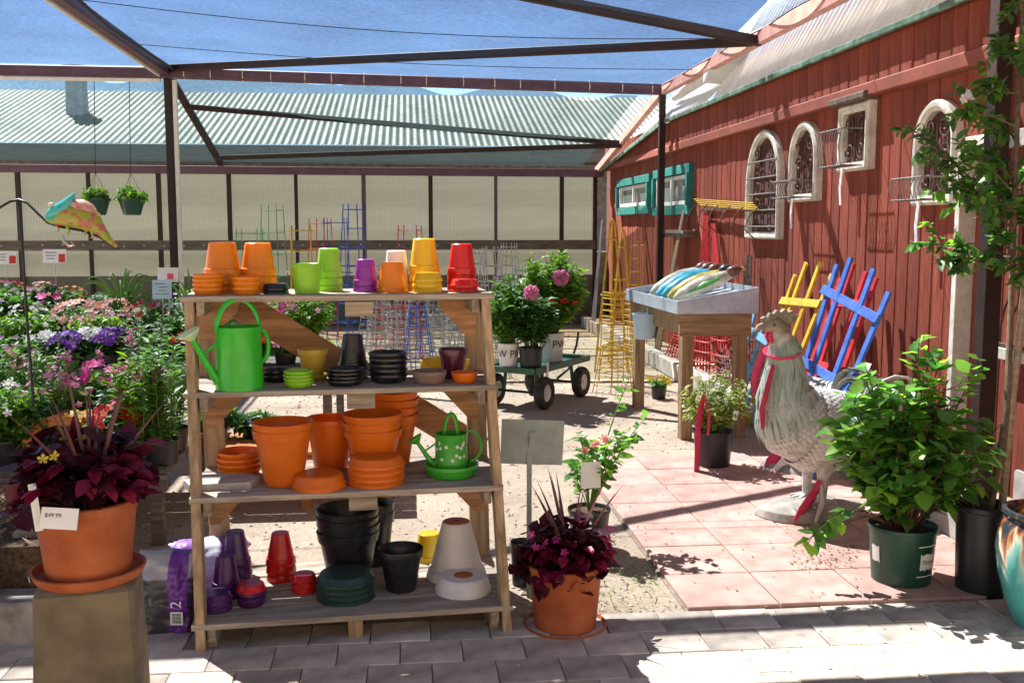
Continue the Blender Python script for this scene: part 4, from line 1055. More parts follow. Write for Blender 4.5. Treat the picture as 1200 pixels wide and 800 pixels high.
# ------------------------------------------------------------------ flower benches on the left
def bench(label, x0, x1, y0, y1, H, mat=m_wdark):
    t = thing('plant_bench', label, 'bench', ((x0 + x1) / 2, (y0 + y1) / 2, 0)); hx, hy = (x1 - x0) / 2, (y1 - y0) / 2
    n = 6
    for k in range(n):
        b = MB(); yy = -hy + 2 * hy * (k + .5) / n; b.bar((-hx, 0, 0), (hx, 0, 0), 2 * hy / n - .015, .025); b.build('slat', mat, t, (0, yy, H - .0125 + rnd(-.002, .002)))
    b = MB(); b.bar((-hx, -hy + .02, H - .07), (hx, -hy + .02, H - .07), .03, .085); b.build('apron', mat, t)
    for xx in (-hx + .06, 0, hx - .06):
        for yy in (-hy + .06, hy - .06):
            b = MB(); b.bar((xx, yy, 0), (xx, yy, H - .028), .06, .06, up=(0, 1, 0)); b.build('leg', mat, t)
    return t
bench('dark slatted bench of seedlings nearest the back fence', -6.4, -1.35, 10.5, 11.9, .70)
bench('long dark plank bench of flowers in the middle at left', -4.4, -.52, 7.1, 8.5, .64)
bench('low dark bench of flowers closest at left', -3.1, -1.22, 5.15, 6.5, .40)
bench('low orange stained pallet bench behind the display shelf', -1.10, -.10, 5.75, 6.75, .34, m_worange)
BT = {'far': .70, 'mid': .64, 'near': .40, 'low': .34}
def bedding(px, s, bn, wpx, hpx, leaf, fl, nf, label, L=.05, W=.024, seed=0, fr=.022, petals=5, spike=False, top_only=True, potc=None, cat='flower plant'):
    random.seed(100 + seed); z = BT[bn]; x = US(px, s, z); p = Vector((x, s, z)); sc = depth(p) / F
    t = thing('flower_plant' if fl else 'foliage_plant', label, cat, p, 0, 'plants on the flower benches')
    Rw = wpx * sc / 2 * 1.15; H = hpx * sc; fr = fr * 1.0; nf = nf if spike else int(nf * 1.25); ph = min(.13, H * .35); pr_ = min(.085, Rw * .7)
    shell_pot(t, ph, pr_, pr_ * .78, potc if potc else m_nursery); soil(t, pr_ * .86, ph * .86)
    nst = int(40 + Rw * 230)
    if spike:
        lb, sb = MB(), MB(); fb = MB()
        for i in range(16):
            a = rnd(0, 6.28); q = rnd(0, 1) ** .5; tip = Vector((math.cos(a) * Rw * q, math.sin(a) * Rw * q, H * rnd(.72, 1.0)))
            grow(lb, sb, (math.cos(a) * Rw * .3, math.sin(a) * Rw * .3, ph * .8), tip, 48, L * 1.1, W * 1.25, .003, .05, .03, .3, .5, side=1.0)
            if fl and (i % 3 == 0 if nf == 0 else i < nf):
                for k in range(9):
                    fb.flower(tip + Vector((rnd(-.02, .02), rnd(-.02, .02), -.09 + .012 * k)), rv() + Vector((0, -.6, .2)), fr * (1.1 - .05 * k), 4, 0, .5)
    else:
        lb, sb = bush_geo(H * .95, Rw, Rw * .9, nst, 14, L, W, ph * .7, ph + (H - ph) * .45, .35)
        fb = MB()
        for i in range(nf):
            a = rnd(0, 6.28); el = rnd(.05, 1.4); d = Vector((math.cos(a) * math.cos(el), math.sin(a) * math.cos(el) - .15, math.sin(el)))
            pp = Vector((d.x * Rw * 1.0, d.y * Rw * .95, ph + (H - ph) * .45 + d.z * (H - ph) * .58)); fb.flower(pp, d + Vector((0, -.5, .3)) + rv() * .3, fr * rnd(.8, 1.2), petals, 0, .22, 1)
    lb.build('foliage', LM[leaf], t); sb.build('stems', m_stem, t)
    if fl and fb.v: fb.build('blossoms', [FC[fl], FC['yellow'] if fl != 'yellow' else FC['orange']], t)
    return t
i = 0
def bed_(*a, **k):
    global i
    i += 1; return bedding(*a, seed=i, **k)
# far bench
bed_(12, 10.75, 'far', 44, 42, 'mid', 'red', 26, 'red-flowered seedling at far left of back bench', L=.05)
bed_(52, 10.75, 'far', 40, 40, 'dark', 'salmon', 30, 'salmon-flowered bronze plant under the right price card', L=.05)
bed_(85, 10.8, 'far', 36, 34, 'mid', 'orange', 12, 'plant with small orange blooms on back bench')
bed_(-22, 10.8, 'far', 44, 36, 'mid', None, 0, 'leafy green plant at left picture edge, back bench', L=.06)
bed_(118, 10.9, 'far', 36, 26, 'grey', None, 0, 'pale grey-green low plant on back bench')
bed_(232, 10.9, 'far', 40, 34, 'mid', None, 0, 'green plant on back bench behind shelf corner', L=.06)
bed_(285, 10.9, 'far', 36, 30, 'grey', 'white', 12, 'small white-flowered plant on back bench behind shelf')
# middle bench, back row
bed_(10, 8.15, 'mid', 66, 84, 'mid', 'lilac', 10, 'green bushy plant with lilac blooms, left of middle bench', L=.07, W=.04)
bed_(-42, 8.1, 'mid', 64, 76, 'dark', None, 0, 'dark leafy plant cut by left picture edge', L=.07, W=.04)
bed_(62, 8.15, 'mid', 54, 66, 'grey', 'magenta', 6, 'grey-green plant with one big magenta bloom cluster', fr=.04)
bed_(98, 8.0, 'mid', 62, 62, 'mid', 'salmon', 60, 'mound covered in salmon-white blooms on middle bench', fr=.03)
bed_(140, 8.05, 'mid', 58, 62, 'mid', 'salmon', 34, 'sparser salmon-flowered mound, right neighbour of dense one', fr=.027)
bed_(178, 8.1, 'mid', 54, 60, 'bright', 'red', 12, 'light green plant with few red blooms, middle bench')
bed_(205, 8.05, 'mid', 46, 70, 'grey', 'lilac', 14, 'grey-green plant with lilac specks by shelf edge', W=.016)
bed_(250, 8.1, 'mid', 50, 64, 'mid', 'white', 12, 'white-flowered plant behind watering can', fr=.025)
bed_(318, 8.1, 'mid', 54, 66, 'bright', 'magenta', 14, 'magenta petunia seen through shelf beside the brace', fr=.04)
bed_(362, 8.1, 'mid', 60, 78, 'bright', 'pink', 8, 'light green spreading plant seen through shelf', L=.06, fr=.03)
# middle bench, front row
bed_(18, 7.35, 'mid', 50, 36, 'mid', 'lilac', 6, 'low green plant at front left of middle bench', L=.06, W=.035)
bed_(58, 7.3, 'mid', 44, 40, 'grey', 'white', 24, 'white pansy plant on front edge of middle bench', fr=.03)
bed_(84, 7.25, 'mid', 40, 40, 'dark', 'purple', 26, 'purple pansy plant beside the white ones', fr=.033)
bed_(110, 7.3, 'mid', 38, 44, 'mid', 'white', 26, 'second white pansy plant between purple neighbours', fr=.032)
bed_(134, 7.25, 'mid', 40, 44, 'dark', 'purple', 34, 'fullest purple pansy plant on middle bench', fr=.034)
bed_(160, 7.3, 'mid', 36, 42, 'mid', 'red', 14, 'red-flowered plant right of the purple pansies', fr=.03)
bed_(186, 7.3, 'mid', 42, 40, 'bright', None, 0, 'lime-leaved low plant on middle bench', L=.05, W=.035)
bed_(228, 7.3, 'mid', 42, 40, 'dark', 'red', 14, 'red flowers seen behind left shelf leg', fr=.03)
bed_(300, 7.3, 'mid', 46, 44, 'mid', 'red', 22, 'red-flowered plant right of watering can through shelf', fr=.035)
bed_(335, 7.3, 'mid', 46, 40, 'mid', 'pink', 26, 'pink-flowered plant in black pot through shelf', fr=.035)
bed_(374, 7.35, 'mid', 40, 30, 'mid', None, 0, 'small green plant at right end of middle bench')
# near bench
bed_(-8, 5.9, 'near', 74, 118, 'mid', None, 0, 'tall green stems at left edge of low bench', spike=True, L=.05, W=.016)
bed_(40, 6.1, 'near', 70, 106, 'mid', 'pink', 0, 'left pink snapdragon clump on low bench', spike=True, L=.045, W=.014, fr=.026)
bed_(84, 6.05, 'near', 66, 104, 'mid', 'pink', 0, 'right pink snapdragon clump on low bench', spike=True, L=.045, W=.014, fr=.026)
bed_(118, 5.85, 'near', 64, 92, 'bright', 'magenta', 14, 'magenta-flowered plant behind the coleus spikes', fr=.036)
bed_(150, 5.7, 'near', 62, 96, 'grey', 'magenta', 20, 'magenta geranium on low bench beside tall stems', fr=.034)
bed_(140, 5.35, 'near', 52, 66, 'dark', 'red', 16, 'red-flowered plant right behind coleus planter', fr=.045)
bed_(178, 5.9, 'near', 58, 150, 'grey', 'pink', 1, 'tallest feathery green clump near shelf, pink tip', spike=True, L=.05, W=.012, fr=.02)
bed_(204, 5.6, 'near', 54, 128, 'mid', 'red', 1, 'tall green clump touching shelf with one red head', spike=True, L=.05, W=.012, fr=.022)
bed_(102, 5.35, 'near', 58, 62, 'varieg', 'yellow', 10, 'yellow-green plant with yellow blooms behind coleus', L=.06, W=.04)
bed_(40, 5.4, 'near', 74, 74, 'dark', None, 0, 'dark leafy plant directly behind coleus planter', L=.07, W=.045)
bed_(166, 5.3, 'near', 60, 128, 'bright', 'pink', 1, 'light green feathery clump in front row by shelf', spike=True, L=.055, W=.016, fr=.02)
bed_(192, 5.28, 'near', 58, 142, 'mid', 'magenta', 1, 'dense green clump with magenta tip beside shelf leg', spike=True, L=.055, W=.016, fr=.02)
bed_(10, 5.35, 'near', 80, 96, 'bright', 'white', 16, 'light green plant with white blooms at left edge, low bench', L=.06, W=.03)
bed_(70, 5.6, 'near', 70, 92, 'bright', 'pink', 22, 'light green plant with small pink blooms behind wooden arch', L=.05)
bed_(30, 7.75, 'mid', 70, 62, 'bright', 'white', 20, 'bright green plant with white specks between bench rows', L=.06)
bed_(120, 7.7, 'mid', 66, 56, 'bright', 'pink', 18, 'bright green plant with pink specks between bench rows', L=.05)
bed_(196, 7.7, 'mid', 60, 60, 'mid', None, 0, 'plain green plant directly below the blue card', L=.05)
bed_(252, 6.2, 'low', 50, 42, 'mid', None, 0, 'green plant on low pallet behind left shelf leg')
bed_(300, 6.2, 'low', 54, 30, 'dark', None, 0, 'dark low plant on pallet behind shelf')
# orange wooden item among flowers
p = Vector((US(70, 5.3, .40), 5.28, .40)); b = MB(); sc = depth(p) / F
b.prism([(-.17, 0, .18), (-.10, 0, .235), (.0, 0, .26), (.09, 0, .25), (.12, 0, .235), (.12, 0, 0), (.10, 0, 0), (.08, 0, .19), (-.0, 0, .21), (-.08, 0, .18), (-.14, 0, 0), (-.17, 0, 0)], (0, 1, 0), .16)
tag(b.build('wooden_arch', m_worange, None, p), 'curved orange wooden arch among the flowers behind coleus', 'arch')
# long-leaved onion-like plants
def strappy(px, s, bn, hpx, label, n=26, seed=1):
    random.seed(seed); z = BT[bn]; p = Vector((US(px, s, z), s, z)); sc = depth(p) / F; t = thing('strap_leaf_plant', label, 'plant', p); shell_pot(t, .13, .09, .07, m_nursery); soil(t, .08, .115)
    lb = MB()
    for k in range(n):
        a = rnd(0, 6.28); H = hpx * sc * rnd(.55, 1.0); out = rnd(.08, .30); pts = []
        for j in range(9):
            q = j / 8; pts.append(Vector((math.cos(a) * out * q ** 1.5 * 1.2, math.sin(a) * out * q ** 1.5, .11 + H * (1.35 * q - .45 * q * q * q * (1 + out * 2)))))
        lb.tube(pts, [.009, .009, .009, .0085, .008, .007, .006, .004, .001], 5)
    lb.build('leaves', LM['grass'], t)
strappy(146, 8.2, 'mid', 100, 'onion-like plant with long arching leaves below chameleon', 30, 3)
strappy(226, 7.9, 'mid', 110, 'onion-like plant with long arching leaves behind shelf corner', 20, 4)
strappy(188, 8.35, 'mid', 80, 'smaller onion-like plant behind the blue card', 12, 9)
# price cards on stakes
def card(px, py, s, wpx, hpx, label, bn, kind):
    p = PS(px, py, s); sc = depth(p) / F; z = BT[bn]; t = thing('plant_sign', label, 'sign', (p.x, p.y, z))
    b = MB(); b.bar((0, .004, 0), (0, .004, p.z - z), .008, .006, up=(0, 1, 0)); b.build('stake', m_wire_grey, t)
    w_, h_ = wpx * sc, hpx * sc; b = MB(); b.box((0, 0, 0), (w_, .004, h_)); c = b.build('card', m_card if kind != 'blue' else m_blueprint, t, (0, -.004, p.z - z), (R(-6), 0, R(rnd(-5, 5))))
    if kind == 'red':
        b = MB(); b.box((w_ * .32, -.003, -h_ * .15), (w_ * .28, .002, h_ * .6)); b.build('emblem', m_redprint, c)
        for k in range(3):
            b = MB(); b.box((-w_ * .16, -.003, h_ * (.26 - .22 * k)), (w_ * (.5 - .08 * k), .002, h_ * .07)); b.build('print_line', m_print, c)
    elif kind == 'blue':
        for k in range(4):
            b = MB(); b.box((rnd(-.1, .1) * w_, -.003, h_ * (.3 - .18 * k)), (w_ * rnd(.4, .75), .002, h_ * .05)); b.build('print_line', m_print, c)
    else:
        b = MB(); b.box((w_ * .12, -.003, -h_ * .1), (w_ * .3, .002, h_ * .4)); b.build('picture', m_ribbon, c)
card(6, 302, 10.9, 26, 15, 'white price card with red square at left picture edge', 'far', 'red')
card(64, 300, 10.9, 27, 16, 'white price card with red square below chameleon', 'far', 'red')
card(197, 322, 7.75, 24, 17, 'white card with small picture behind blue card', 'mid', 'pic')
card(190, 339, 7.7, 22, 22, 'pale blue plant card beside the shelf', 'mid', 'blue')
# hanging baskets from the cross pipe
def hang(px, py, label, seed):
    random.seed(seed); s = 12.85; p = PS(px, py, s); sc = depth(p) / F
    t = thing('hanging_basket', label, 'hanging basket', p); b = MB(); b.lathe([(0, 0), (.10, 0), (.15, .17), (.16, .175), (.16, .2), (.14, .2), (.13, .15), (0, .15)], 22); b.build('pot', m_dgreen, t)
    lb, sb = bush_geo(.36, .2, .2, 60, 10, .06, .04, .16, .2); lb.build('foliage', LM['bright'], t); sb.build('stems', m_stem, t)
    top = 3.40 - p.z
    b = MB(); b.tube([(0, .0, .5), (0, .12, top)], .005, 5); b.build('wire', m_blackmetal, t)
    for k in range(3):
        a = 2 * PI * k / 3; b = MB(); b.tube([(math.cos(a) * .15, math.sin(a) * .15, .19), (0, 0, .5)], .003, 4); b.build('hanger', m_blackmetal, t)
hang(155, 252, 'green hanging basket beside the left canopy post', 2); hang(114, 252, 'green hanging basket just behind the chameleon', 3)
# ================================================================== garden cart with peonies
cw = [G(633, 479), G(678, 464)]
lx = (cw[1] - cw[0]).normalized(); ly = Vector((-lx.y, lx.x, 0)); CRZ = math.atan2(lx.y, lx.x)
cart = thing('garden_cart', 'green steel garden cart with rubber tyres carrying potted peonies', 'cart', cw[0] + lx * .38 + ly * .21, CRZ)
m_cartgreen = M('cart_green', (.02, .085, .05), .4, .25, 8)
b = MB(); b.box((0, 0, .335), (1.10, .50, .012))
b.build('bed', m_cartgreen, cart)
for (p0, p1) in (((-.55, -.25, .355), (.55, -.25, .355)), ((-.55, .25, .355), (.55, .25, .355)), ((-.55, -.25, .355), (-.55, .25, .355)), ((.55, -.25, .355), (.55, .25, .355))):
    b = MB(); b.bar(p0, p1, .03, .055); b.build('rail', m_cartgreen, cart)
for sx_ in (-1, 1):
    b = MB(); b.tube([(sx_ * .38, -.24, .14), (sx_ * .38, .24, .14)], .012, 8); b.build('axle', m_blackmetal, cart)
    for sy in (-1, 1):
        w_ = thing('x', '', '') if False else None
        ty = MB(); ty.lathe([(.075, -.03), (.085, -.042), (.125, -.042), (.142, -.025), (.146, 0), (.142, .025), (.125, .042), (.085, .042), (.075, .03)], 28)
        wh = ty.build('wheel', m_rubber, cart, (sx_ * .38, sy * .25, .146), (PI / 2, 0, 0))
        h_ = MB(); h_.lathe([(0, -.035), (.02, -.035), (.024, -.012), (.06, -.008), (.076, -.03), (.076, .03), (.06, .008), (.024, .012), (.02, .035), (0, .035)], 20); h_.build('rim', m_whiteplastic, wh)
        b = MB(); b.bar((sx_ * .38, sy * .16, .14), (sx_ * .34, sy * .16, .33), .03, .02); b.build('strut', m_cartgreen, cart)
b = MB(); b.tube([(.38, 0, .16), (.62, 0, .22), (.80, 0, .44), (.84, 0, .56)], .012, 8); b.build('handle', m_blackmetal, cart)
b = MB(); b.bar((-.36, -.262, .18), (-.36, -.268, .42), .03, .012, up=(1, 0, 0)); b.build('latch', m_whiteplastic, cart)
def cart_pt(px, y): 
    o = cart.location + ly * y + Vector((0, 0, .342)); return o + lx * solve(px, o, lx)
def wrap(vs, R_, a0, z0):            # letters bent round a pot
    return [(math.cos(a0 + v.x / R_) * R_, math.sin(a0 + v.x / R_) * R_, z0 + v.y) for v in vs]
def potted(label, p, R_, H, potmat, geo, leaf, cat='plant', text=None, taper=.82, name='potted_plant', stemm=None):
    t = thing(name, label, cat, p); pt_ = shell_pot(t, H, R_, R_ * taper, potmat, .08, 1.03); soil(t, R_ * .9, H * .88)
    lb, sb = geo; lb.build('foliage', LM[leaf], t); sb.build('stems', stemm or m_stem, t)
    if text:
        vs, fs = text_geo(text, H * .38); b = MB(); b.add(wrap(vs, R_ * .97 + .002, R(-95), H * .62), fs); b.build('lettering', m_ink, pt_, smooth=0)
    return t
random.seed(31)
p1 = cart_pt(596, .06); p2 = cart_pt(622, -.14); p3 = cart_pt(646, .0)
a_ = potted('leafy peony in white lettered pot at left end of cart', p1, .095, .24, m_whiteplastic, bush_geo(.86, .24, .24, 110, 18, .085, .035, .2, .55), 'mid', text='W PR')
c_ = potted('peony in black pot at front of cart with pink bloom', p2, .11, .21, m_nursery, bush_geo(.74, .24, .22, 90, 18, .085, .034, .18, .5), 'dark')
d_ = potted('tallest peony in white pot on cart with pink bloom', p3, .125, .27, m_whiteplastic, bush_geo(1.06, .36, .30, 170, 20, .09, .036, .24, .72), 'bright', text='W  PW')
def peony(parent, c, col, r=.075):
    b = MB()
    for k in range(46): d = rv(); b.flower(Vector(c) + d * r * .35, d, r * .75, 3, 0, .5)
    b.build('bloom', FC[col], parent)
peony(c_, (-.02, -.18, .70), 'pink', .07); peony(d_, (.05, -.24, .80), 'pink', .08)
b = MB()
for k in range(16): b.flower(Vector((rnd(-.22, .22), -.24 + rnd(-.03, .03), .58 + rnd(-.02, .02))), Vector((rnd(-.5, .5), -1, .4)), .03, 5)
b.build('faded_blooms', FC['red'], d_)

# ================================================================== sloped display table with ceramic birds
Nn = G(797, 515); Ll = G(741, 477)
ty_ = (Ll - Nn); TL_ = ty_.length; ty_.normalize(); tx_ = Vector((ty_.y, -ty_.x, 0)); TRZ = math.atan2(tx_.y, tx_.x)
table = thing('display_table', 'wooden table with tilted galvanised tray in front of barn', 'table', Nn, TRZ); TWd = .50; TH = .955
for (x, y) in ((0, 0), (0, TL_ - .06), (TWd - .08, 0), (TWd - .08, TL_ - .06)):
    b = MB(); b.bar((x + .045, y + .03, 0), (x + .045, y + .03, TH), .088, .088, up=(0, 1, 0)); b.build('leg', m_wtable_z, table)
for (p0, p1) in (((.02, .02, TH - .08), (.02, TL_ - .02, TH - .08)), ((TWd - .02, .02, TH - .08), (TWd - .02, TL_ - .02, TH - .08))):
    b = MB(); b.bar(p0, p1, .03, .16); b.build('apron', m_wtable_z, table)
for y in (-.018, TL_):
    b = MB(); b.bar((-.03, y, TH - .08), (TWd + .03, y, TH - .08), .03, .17); b.build('apron', m_wtable_x, table)
tr = MB(); x0, x1, y0, y1 = -.06, TWd + .07, -.06, TL_ + .05; h0, h1 = .095, .195; z0 = TH + .004; t_ = .014
tr.prism([(x0, y0, z0), (x1, y0, z0), (x1, y0, z0 + h1), (x0, y0, z0 + h0)], (0, 1, 0), t_)
tr.prism([(x0, y1 - t_, z0), (x1, y1 - t_, z0), (x1, y1 - t_, z0 + h1), (x0, y1 - t_, z0 + h0)], (0, 1, 0), t_)
tr.box((x0 + t_ / 2, (y0 + y1) / 2, z0 + h0 / 2), (t_, y1 - y0 - 2 * t_, h0)); tr.box((x1 - t_ / 2, (y0 + y1) / 2, z0 + h1 / 2), (t_, y1 - y0 - 2 * t_, h1 - .002))
tr.prism([(x0 + t_, y0 + t_, z0), (x1 - t_, y0 + t_, z0), (x1 - t_, y0 + t_, z0 + h1 - .05), (x0 + t_, y0 + t_, z0 + .02)], (0, 1, 0), y1 - y0 - 2 * t_)
tr.build('tray', m_galv, table)
def glaze(name, c): return M(name, c, .22, .3, 9, c2=tuple(min(1, x * 1.5 + .06) for x in c))
G_ = dict(cream=glaze('glaze_cream', (.50, .46, .34)), gold=glaze('glaze_gold', (.50, .36, .06)), turq=glaze('glaze_turquoise', (.03, .32, .42)), sky=glaze('glaze_sky', (.12, .42, .55)), brown=glaze('glaze_brown', (.16, .05, .03)), dark=glaze('glaze_dark', (.02, .025, .03)), green=glaze('glaze_green', (.06, .30, .05)))
sl = math.atan2(h1 - .05 - .02, x1 - x0)
birds = [('cream ceramic bird with green patch, lowest on tray', 'cream', 'brown', .20), ('golden ceramic bird with dark head, second on tray', 'gold', 'dark', .36), ('turquoise ceramic bird in middle of tray', 'turq', 'brown', .52), ('sky blue ceramic bird, fourth on tray', 'sky', 'brown', .68), ('cream and brown ceramic bird at far end of tray', 'cream', 'brown', .86)]
for k, (lab, bc, hc, yy) in enumerate(birds):
    base = table.matrix_basis @ Vector((.02, yy, z0 + .03 + .06 * math.tan(sl)))
    bd = thing('ceramic_bird', lab, 'ornament', base, rot=(0, -sl - R(11), TRZ + R(rnd(-9, 9))))
    b = MB(); b.tube([(.0, 0, .055), (.06, 0, .066), (.18, 0, .075), (.30, 0, .075), (.40, 0, .07), (.46, 0, .075)], [.022, .048, .066, .07, .052, .035], 16, flat=.9); bdy = b.build('body', G_[bc], bd)
    b = MB(); b.tube([(.43, 0, .075), (.47, 0, .082), (.52, 0, .085), (.555, 0, .08)], [.025, .047, .043, .018], 14); hd = b.build('head', G_[hc], bd)
    b = MB(); b.tube([(.54, 0, .085), (.575, 0, .075), (.585, 0, .055)], [.018, .012, .003], 8); b.build('beak', G_['gold'], hd)
    for sg in (-1, 1):
        b = MB(); b.tube([(.36, sg * .055, .085), (.24, sg * .068, .08), (.08, sg * .045, .07)], [.02, .03, .006], 10, flat=.35); b.build('wing', G_['green'] if k == 0 else G_[['cream', 'gold', 'sky', 'turq', 'brown'][k]], bd)
bk = table.matrix_basis @ Vector((-.045, TL_ * .62, TH - .28)); bt = thing('small_bucket', 'pale blue bucket hanging on left side of table', 'bucket', bk)
b = MB(); b.lathe([(0, 0), (.075, 0), (.105, .2), (.11, .2), (.11, .21), (.098, .21), (.07, .012), (0, .012)], 24); b.build('pail', M('pale_blue_enamel', (.42, .58, .68), .3, .1, 6), bt)
b = MB(); b.tube([(0, .105 * math.cos(PI * t / 10), .2 + .10 * math.sin(PI * t / 10)) for t in range(11)], .004, 6); b.build('handle', m_wire_grey, bt)
b = MB(); b.tube([(0, 0, .3), (.02, 0, .305), (.045, 0, .28)], .005, 6); b.build('hook', m_wire_grey, bt)
# small pot of yellow pansies under the table
random.seed(44); p = G(772, 467); q = potted('tiny black pot of yellow pansies under the display table', p, .075, .12, m_nursery, bush_geo(.2, .11, .11, 26, 8, .04, .025, .1), 'mid')
fb = MB()
for k in range(9): fb.flower(Vector((rnd(-.1, .1), rnd(-.1, .05), rnd(.15, .22))), Vector((rnd(-.4, .4), -1, .7)), .035, 5)
fb.build('blossoms', FC['yellow'], q)

# ================================================================== wire cages, trellises, racks
CG = 'wire plant cages and obelisks'
WM = dict(yellow=M('yellow_wire_paint', (.62, .40, .03), .5, .2, 15), red=M('red_wire_paint', (.52, .02, .02), .5, .25, 15), blue=M('blue_wire_paint', (.03, .10, .42), .5, .2, 15), green=M('green_wire_paint', (.03, .30, .10), .5, .2, 15), grey=m_wire_grey, black=m_iron, white=m_whiteplastic)
def cage(label, p, r0, r1, H, col, rings=4, legs=4, rot=None, r=.0045, square=False, apex=False, cat='plant cage'):
    t = thing('plant_cage', label, cat, p, 0, CG, rot=rot or (0, 0, rnd(0, 1.5)))
    m = WM[col]
    for k in range(legs):
        a = 2 * PI * k / legs; c_, s_2 = math.cos(a), math.sin(a)
        b = MB(); b.tube([(c_ * r0, s_2 * r0, 0), (c_ * r1, s_2 * r1, H * .97), ((0 if apex else c_ * r1), (0 if apex else s_2 * r1), H)], r, 5); b.build('leg', m, t)
    for k in range(rings):
        q = .16 + .80 * k / max(1, rings - 1); q = q if not apex else q * .9
        rr = r0 + (r1 - r0) * q; n = 4 if square else 18; b = MB()
        pts = [(math.cos(2 * PI * j / n) * rr, math.sin(2 * PI * j / n) * rr, H * q) for j in range(n)]
        pts = pts + [pts[0]]; b.tube(pts, r * .85, 5, cap=False); b.build('ring', m, t)
    return t
random.seed(60)
def base_at(px, s, z=0.0): return Vector((US(px, s, z), s, z))
def by_px(label, px, s, ytop, wtop, wbot, col, **k):
    p = base_at(px, s); sc = depth(p) / F; z = PS(px, ytop, s).z; return cage(label, p, wbot * sc / 2, wtop * sc / 2, z, col, **k)
by_px('tall green wire obelisk near back fence behind top shelf', 323, 14.6, 240, 26, 40, 'green', rings=6, square=True, r=.006)
by_px('yellow round wire cage behind lime pots', 356, 13.2, 264, 30, 40, 'yellow', rings=6, r=.008)
by_px('red wire cage behind yellow one near the fence', 378, 14.4, 256, 26, 40, 'red', rings=5, r=.006, square=True)
by_px('tall blue wire obelisk with square top behind shelf', 416, 14.2, 239, 24, 46, 'blue', rings=7, square=True, r=.008)
by_px('shorter blue wire cage left of the blue obelisk', 396, 14.5, 255, 32, 44, 'blue', rings=5, r=.006)
by_px('red wire cage with white tag behind yellow pots', 482, 13.6, 264, 30, 52, 'red', rings=6, square=True, r=.007)
by_px('low crimson wire cage seen under top shelf', 468, 11.6, 345, 44, 60, 'red', rings=7, r=.006)
by_px('green wire hoop cage left of green obelisk', 296, 14.2, 268, 34, 34, 'green', rings=3, r=.006)
p = base_at(380, 10.6); cage('yellow wire cage tipped sideways behind mustard pot', p + Vector((0, 0, .12)), .22, .13, .9, 'yellow', 5, 4, rot=(R(18), R(-22), 0), r=.006)
p = PS(484, 270, 13.45); b = MB(); b.lathe([(0, 0), (.05, .0), (.06, .03), (.03, .09), (0, .12)], 8, sy=.15); tag(b.build('paper_tag', m_card, None, p), 'white paper tag tied to the red cage top', 'tag')
for k in range(15):                      # grey cages stacked along the fence
    px = 438 + k * 12.4 + rnd(-4, 4); s = rnd(12.4, 15.0); yt = rnd(268, 330) if px > 540 else rnd(300, 345)
    names = ['leftmost', 'second', 'third', 'fourth', 'fifth', 'sixth', 'seventh', 'eighth', 'ninth', 'tenth', 'eleventh', 'twelfth', 'thirteenth', 'fourteenth', 'rightmost']
    by_px('grey wire tomato cage, %s in the row before back fence' % names[k], px, s, yt, rnd(14, 20), rnd(40, 56), 'grey', rings=rnd(7, 11).__int__(), legs=6, r=.0062)
for k in range(7):
    px = 446 + k * 22 + rnd(-4, 4)
    by_px('short grey cage, %s under the top shelf' % ['leftmost', 'second', 'third', 'middle', 'fifth', 'sixth', 'rightmost'][k], px, rnd(10.6, 12.0), rnd(352, 376), rnd(16, 26), rnd(34, 48), 'grey' if k != 2 else 'blue', rings=8, legs=6, r=.0055)
# yellow group by the table
by_px('tallest yellow tripod obelisk left of display table', 716, 11.2, 256, 6, 44, 'yellow', rings=3, legs=3, r=.012, apex=True)
by_px('slim yellow obelisk just right of tallest one', 728, 11.8, 268, 6, 40, 'yellow', rings=4, legs=4, r=.009, apex=True)
by_px('square yellow wire cage with close rings beside table', 724, 10.2, 338, 38, 46, 'yellow', rings=14, legs=4, square=True, r=.006)
by_px('low spreading yellow wire cage on the sand', 720, 9.8, 405, 34, 54, 'yellow', rings=5, legs=6, r=.005)
by_px('small yellow cage standing by brown canopy post', 746, 12.6, 282, 16, 24, 'yellow', rings=8, legs=4, square=True, r=.006)
# leaning sticks and red cages by the wall
def lean(label, name, px0, py0, u0, px1, py1, u1, col, r, cat, n=5, spread=.12, rings=0):
    A_ = PU(px0, py0, u0); B_ = PU(px1, py1, u1); A_.z = max(.16, A_.z) if u0 > 2.85 else max(0.0, A_.z); t = thing(name, label, cat, A_, 0, CG); D = B_ - A_
    for k in range(n):
        o = (k / max(1, n - 1) - .5) * spread
        b = MB(); b.tube([(0, o, 0), D + Vector((0, o * .25, 0))], r, 6); b.build('rod' if rings or n > 2 else 'stick', WM[col] if col in WM else m_bamboo, t)
    for k in range(rings):
        q = .06 + .55 * k / rings; sp = spread * (1 - .75 * q); b = MB(); c0 = D * q
        b.tube([c0 + Vector((.10 * math.cos(j * PI / 6) * (1 - q), math.sin(j * PI / 6) * sp * .55, 0)) for j in range(13)], r * .8, 5, cap=False); b.build('ring', WM[col], t)
    return t
lean('red wire obelisk leaning on barn below teal windows', 'plant_cage', 822, 440, 2.95, 828, 250, 3.14, 'red', .010, 'plant cage', 6, .55, 9)
lean('crimson wire cage leaning on barn under the table', 'plant_cage', 790, 440, 2.9, 800, 370, 3.1, 'red', .008, 'plant cage', 5, .5, 8)
lean('second red wire obelisk leaning beside first, nearer the shelf end', 'plant_cage', 848, 445, 2.95, 836, 262, 3.14, 'red', .010, 'plant cage', 5, .40, 6)
lean('bundle of bamboo stakes leaning on barn behind table', 'stake_bundle', 770, 430, 2.9, 803, 240, 3.15, 'bamboo', .014, 'stakes', 4, .20)
lean('black wire rack leaning behind the tray', 'plant_cage', 868, 430, 2.92, 878, 300, 3.12, 'black', .007, 'plant cage', 6, .45, 6)
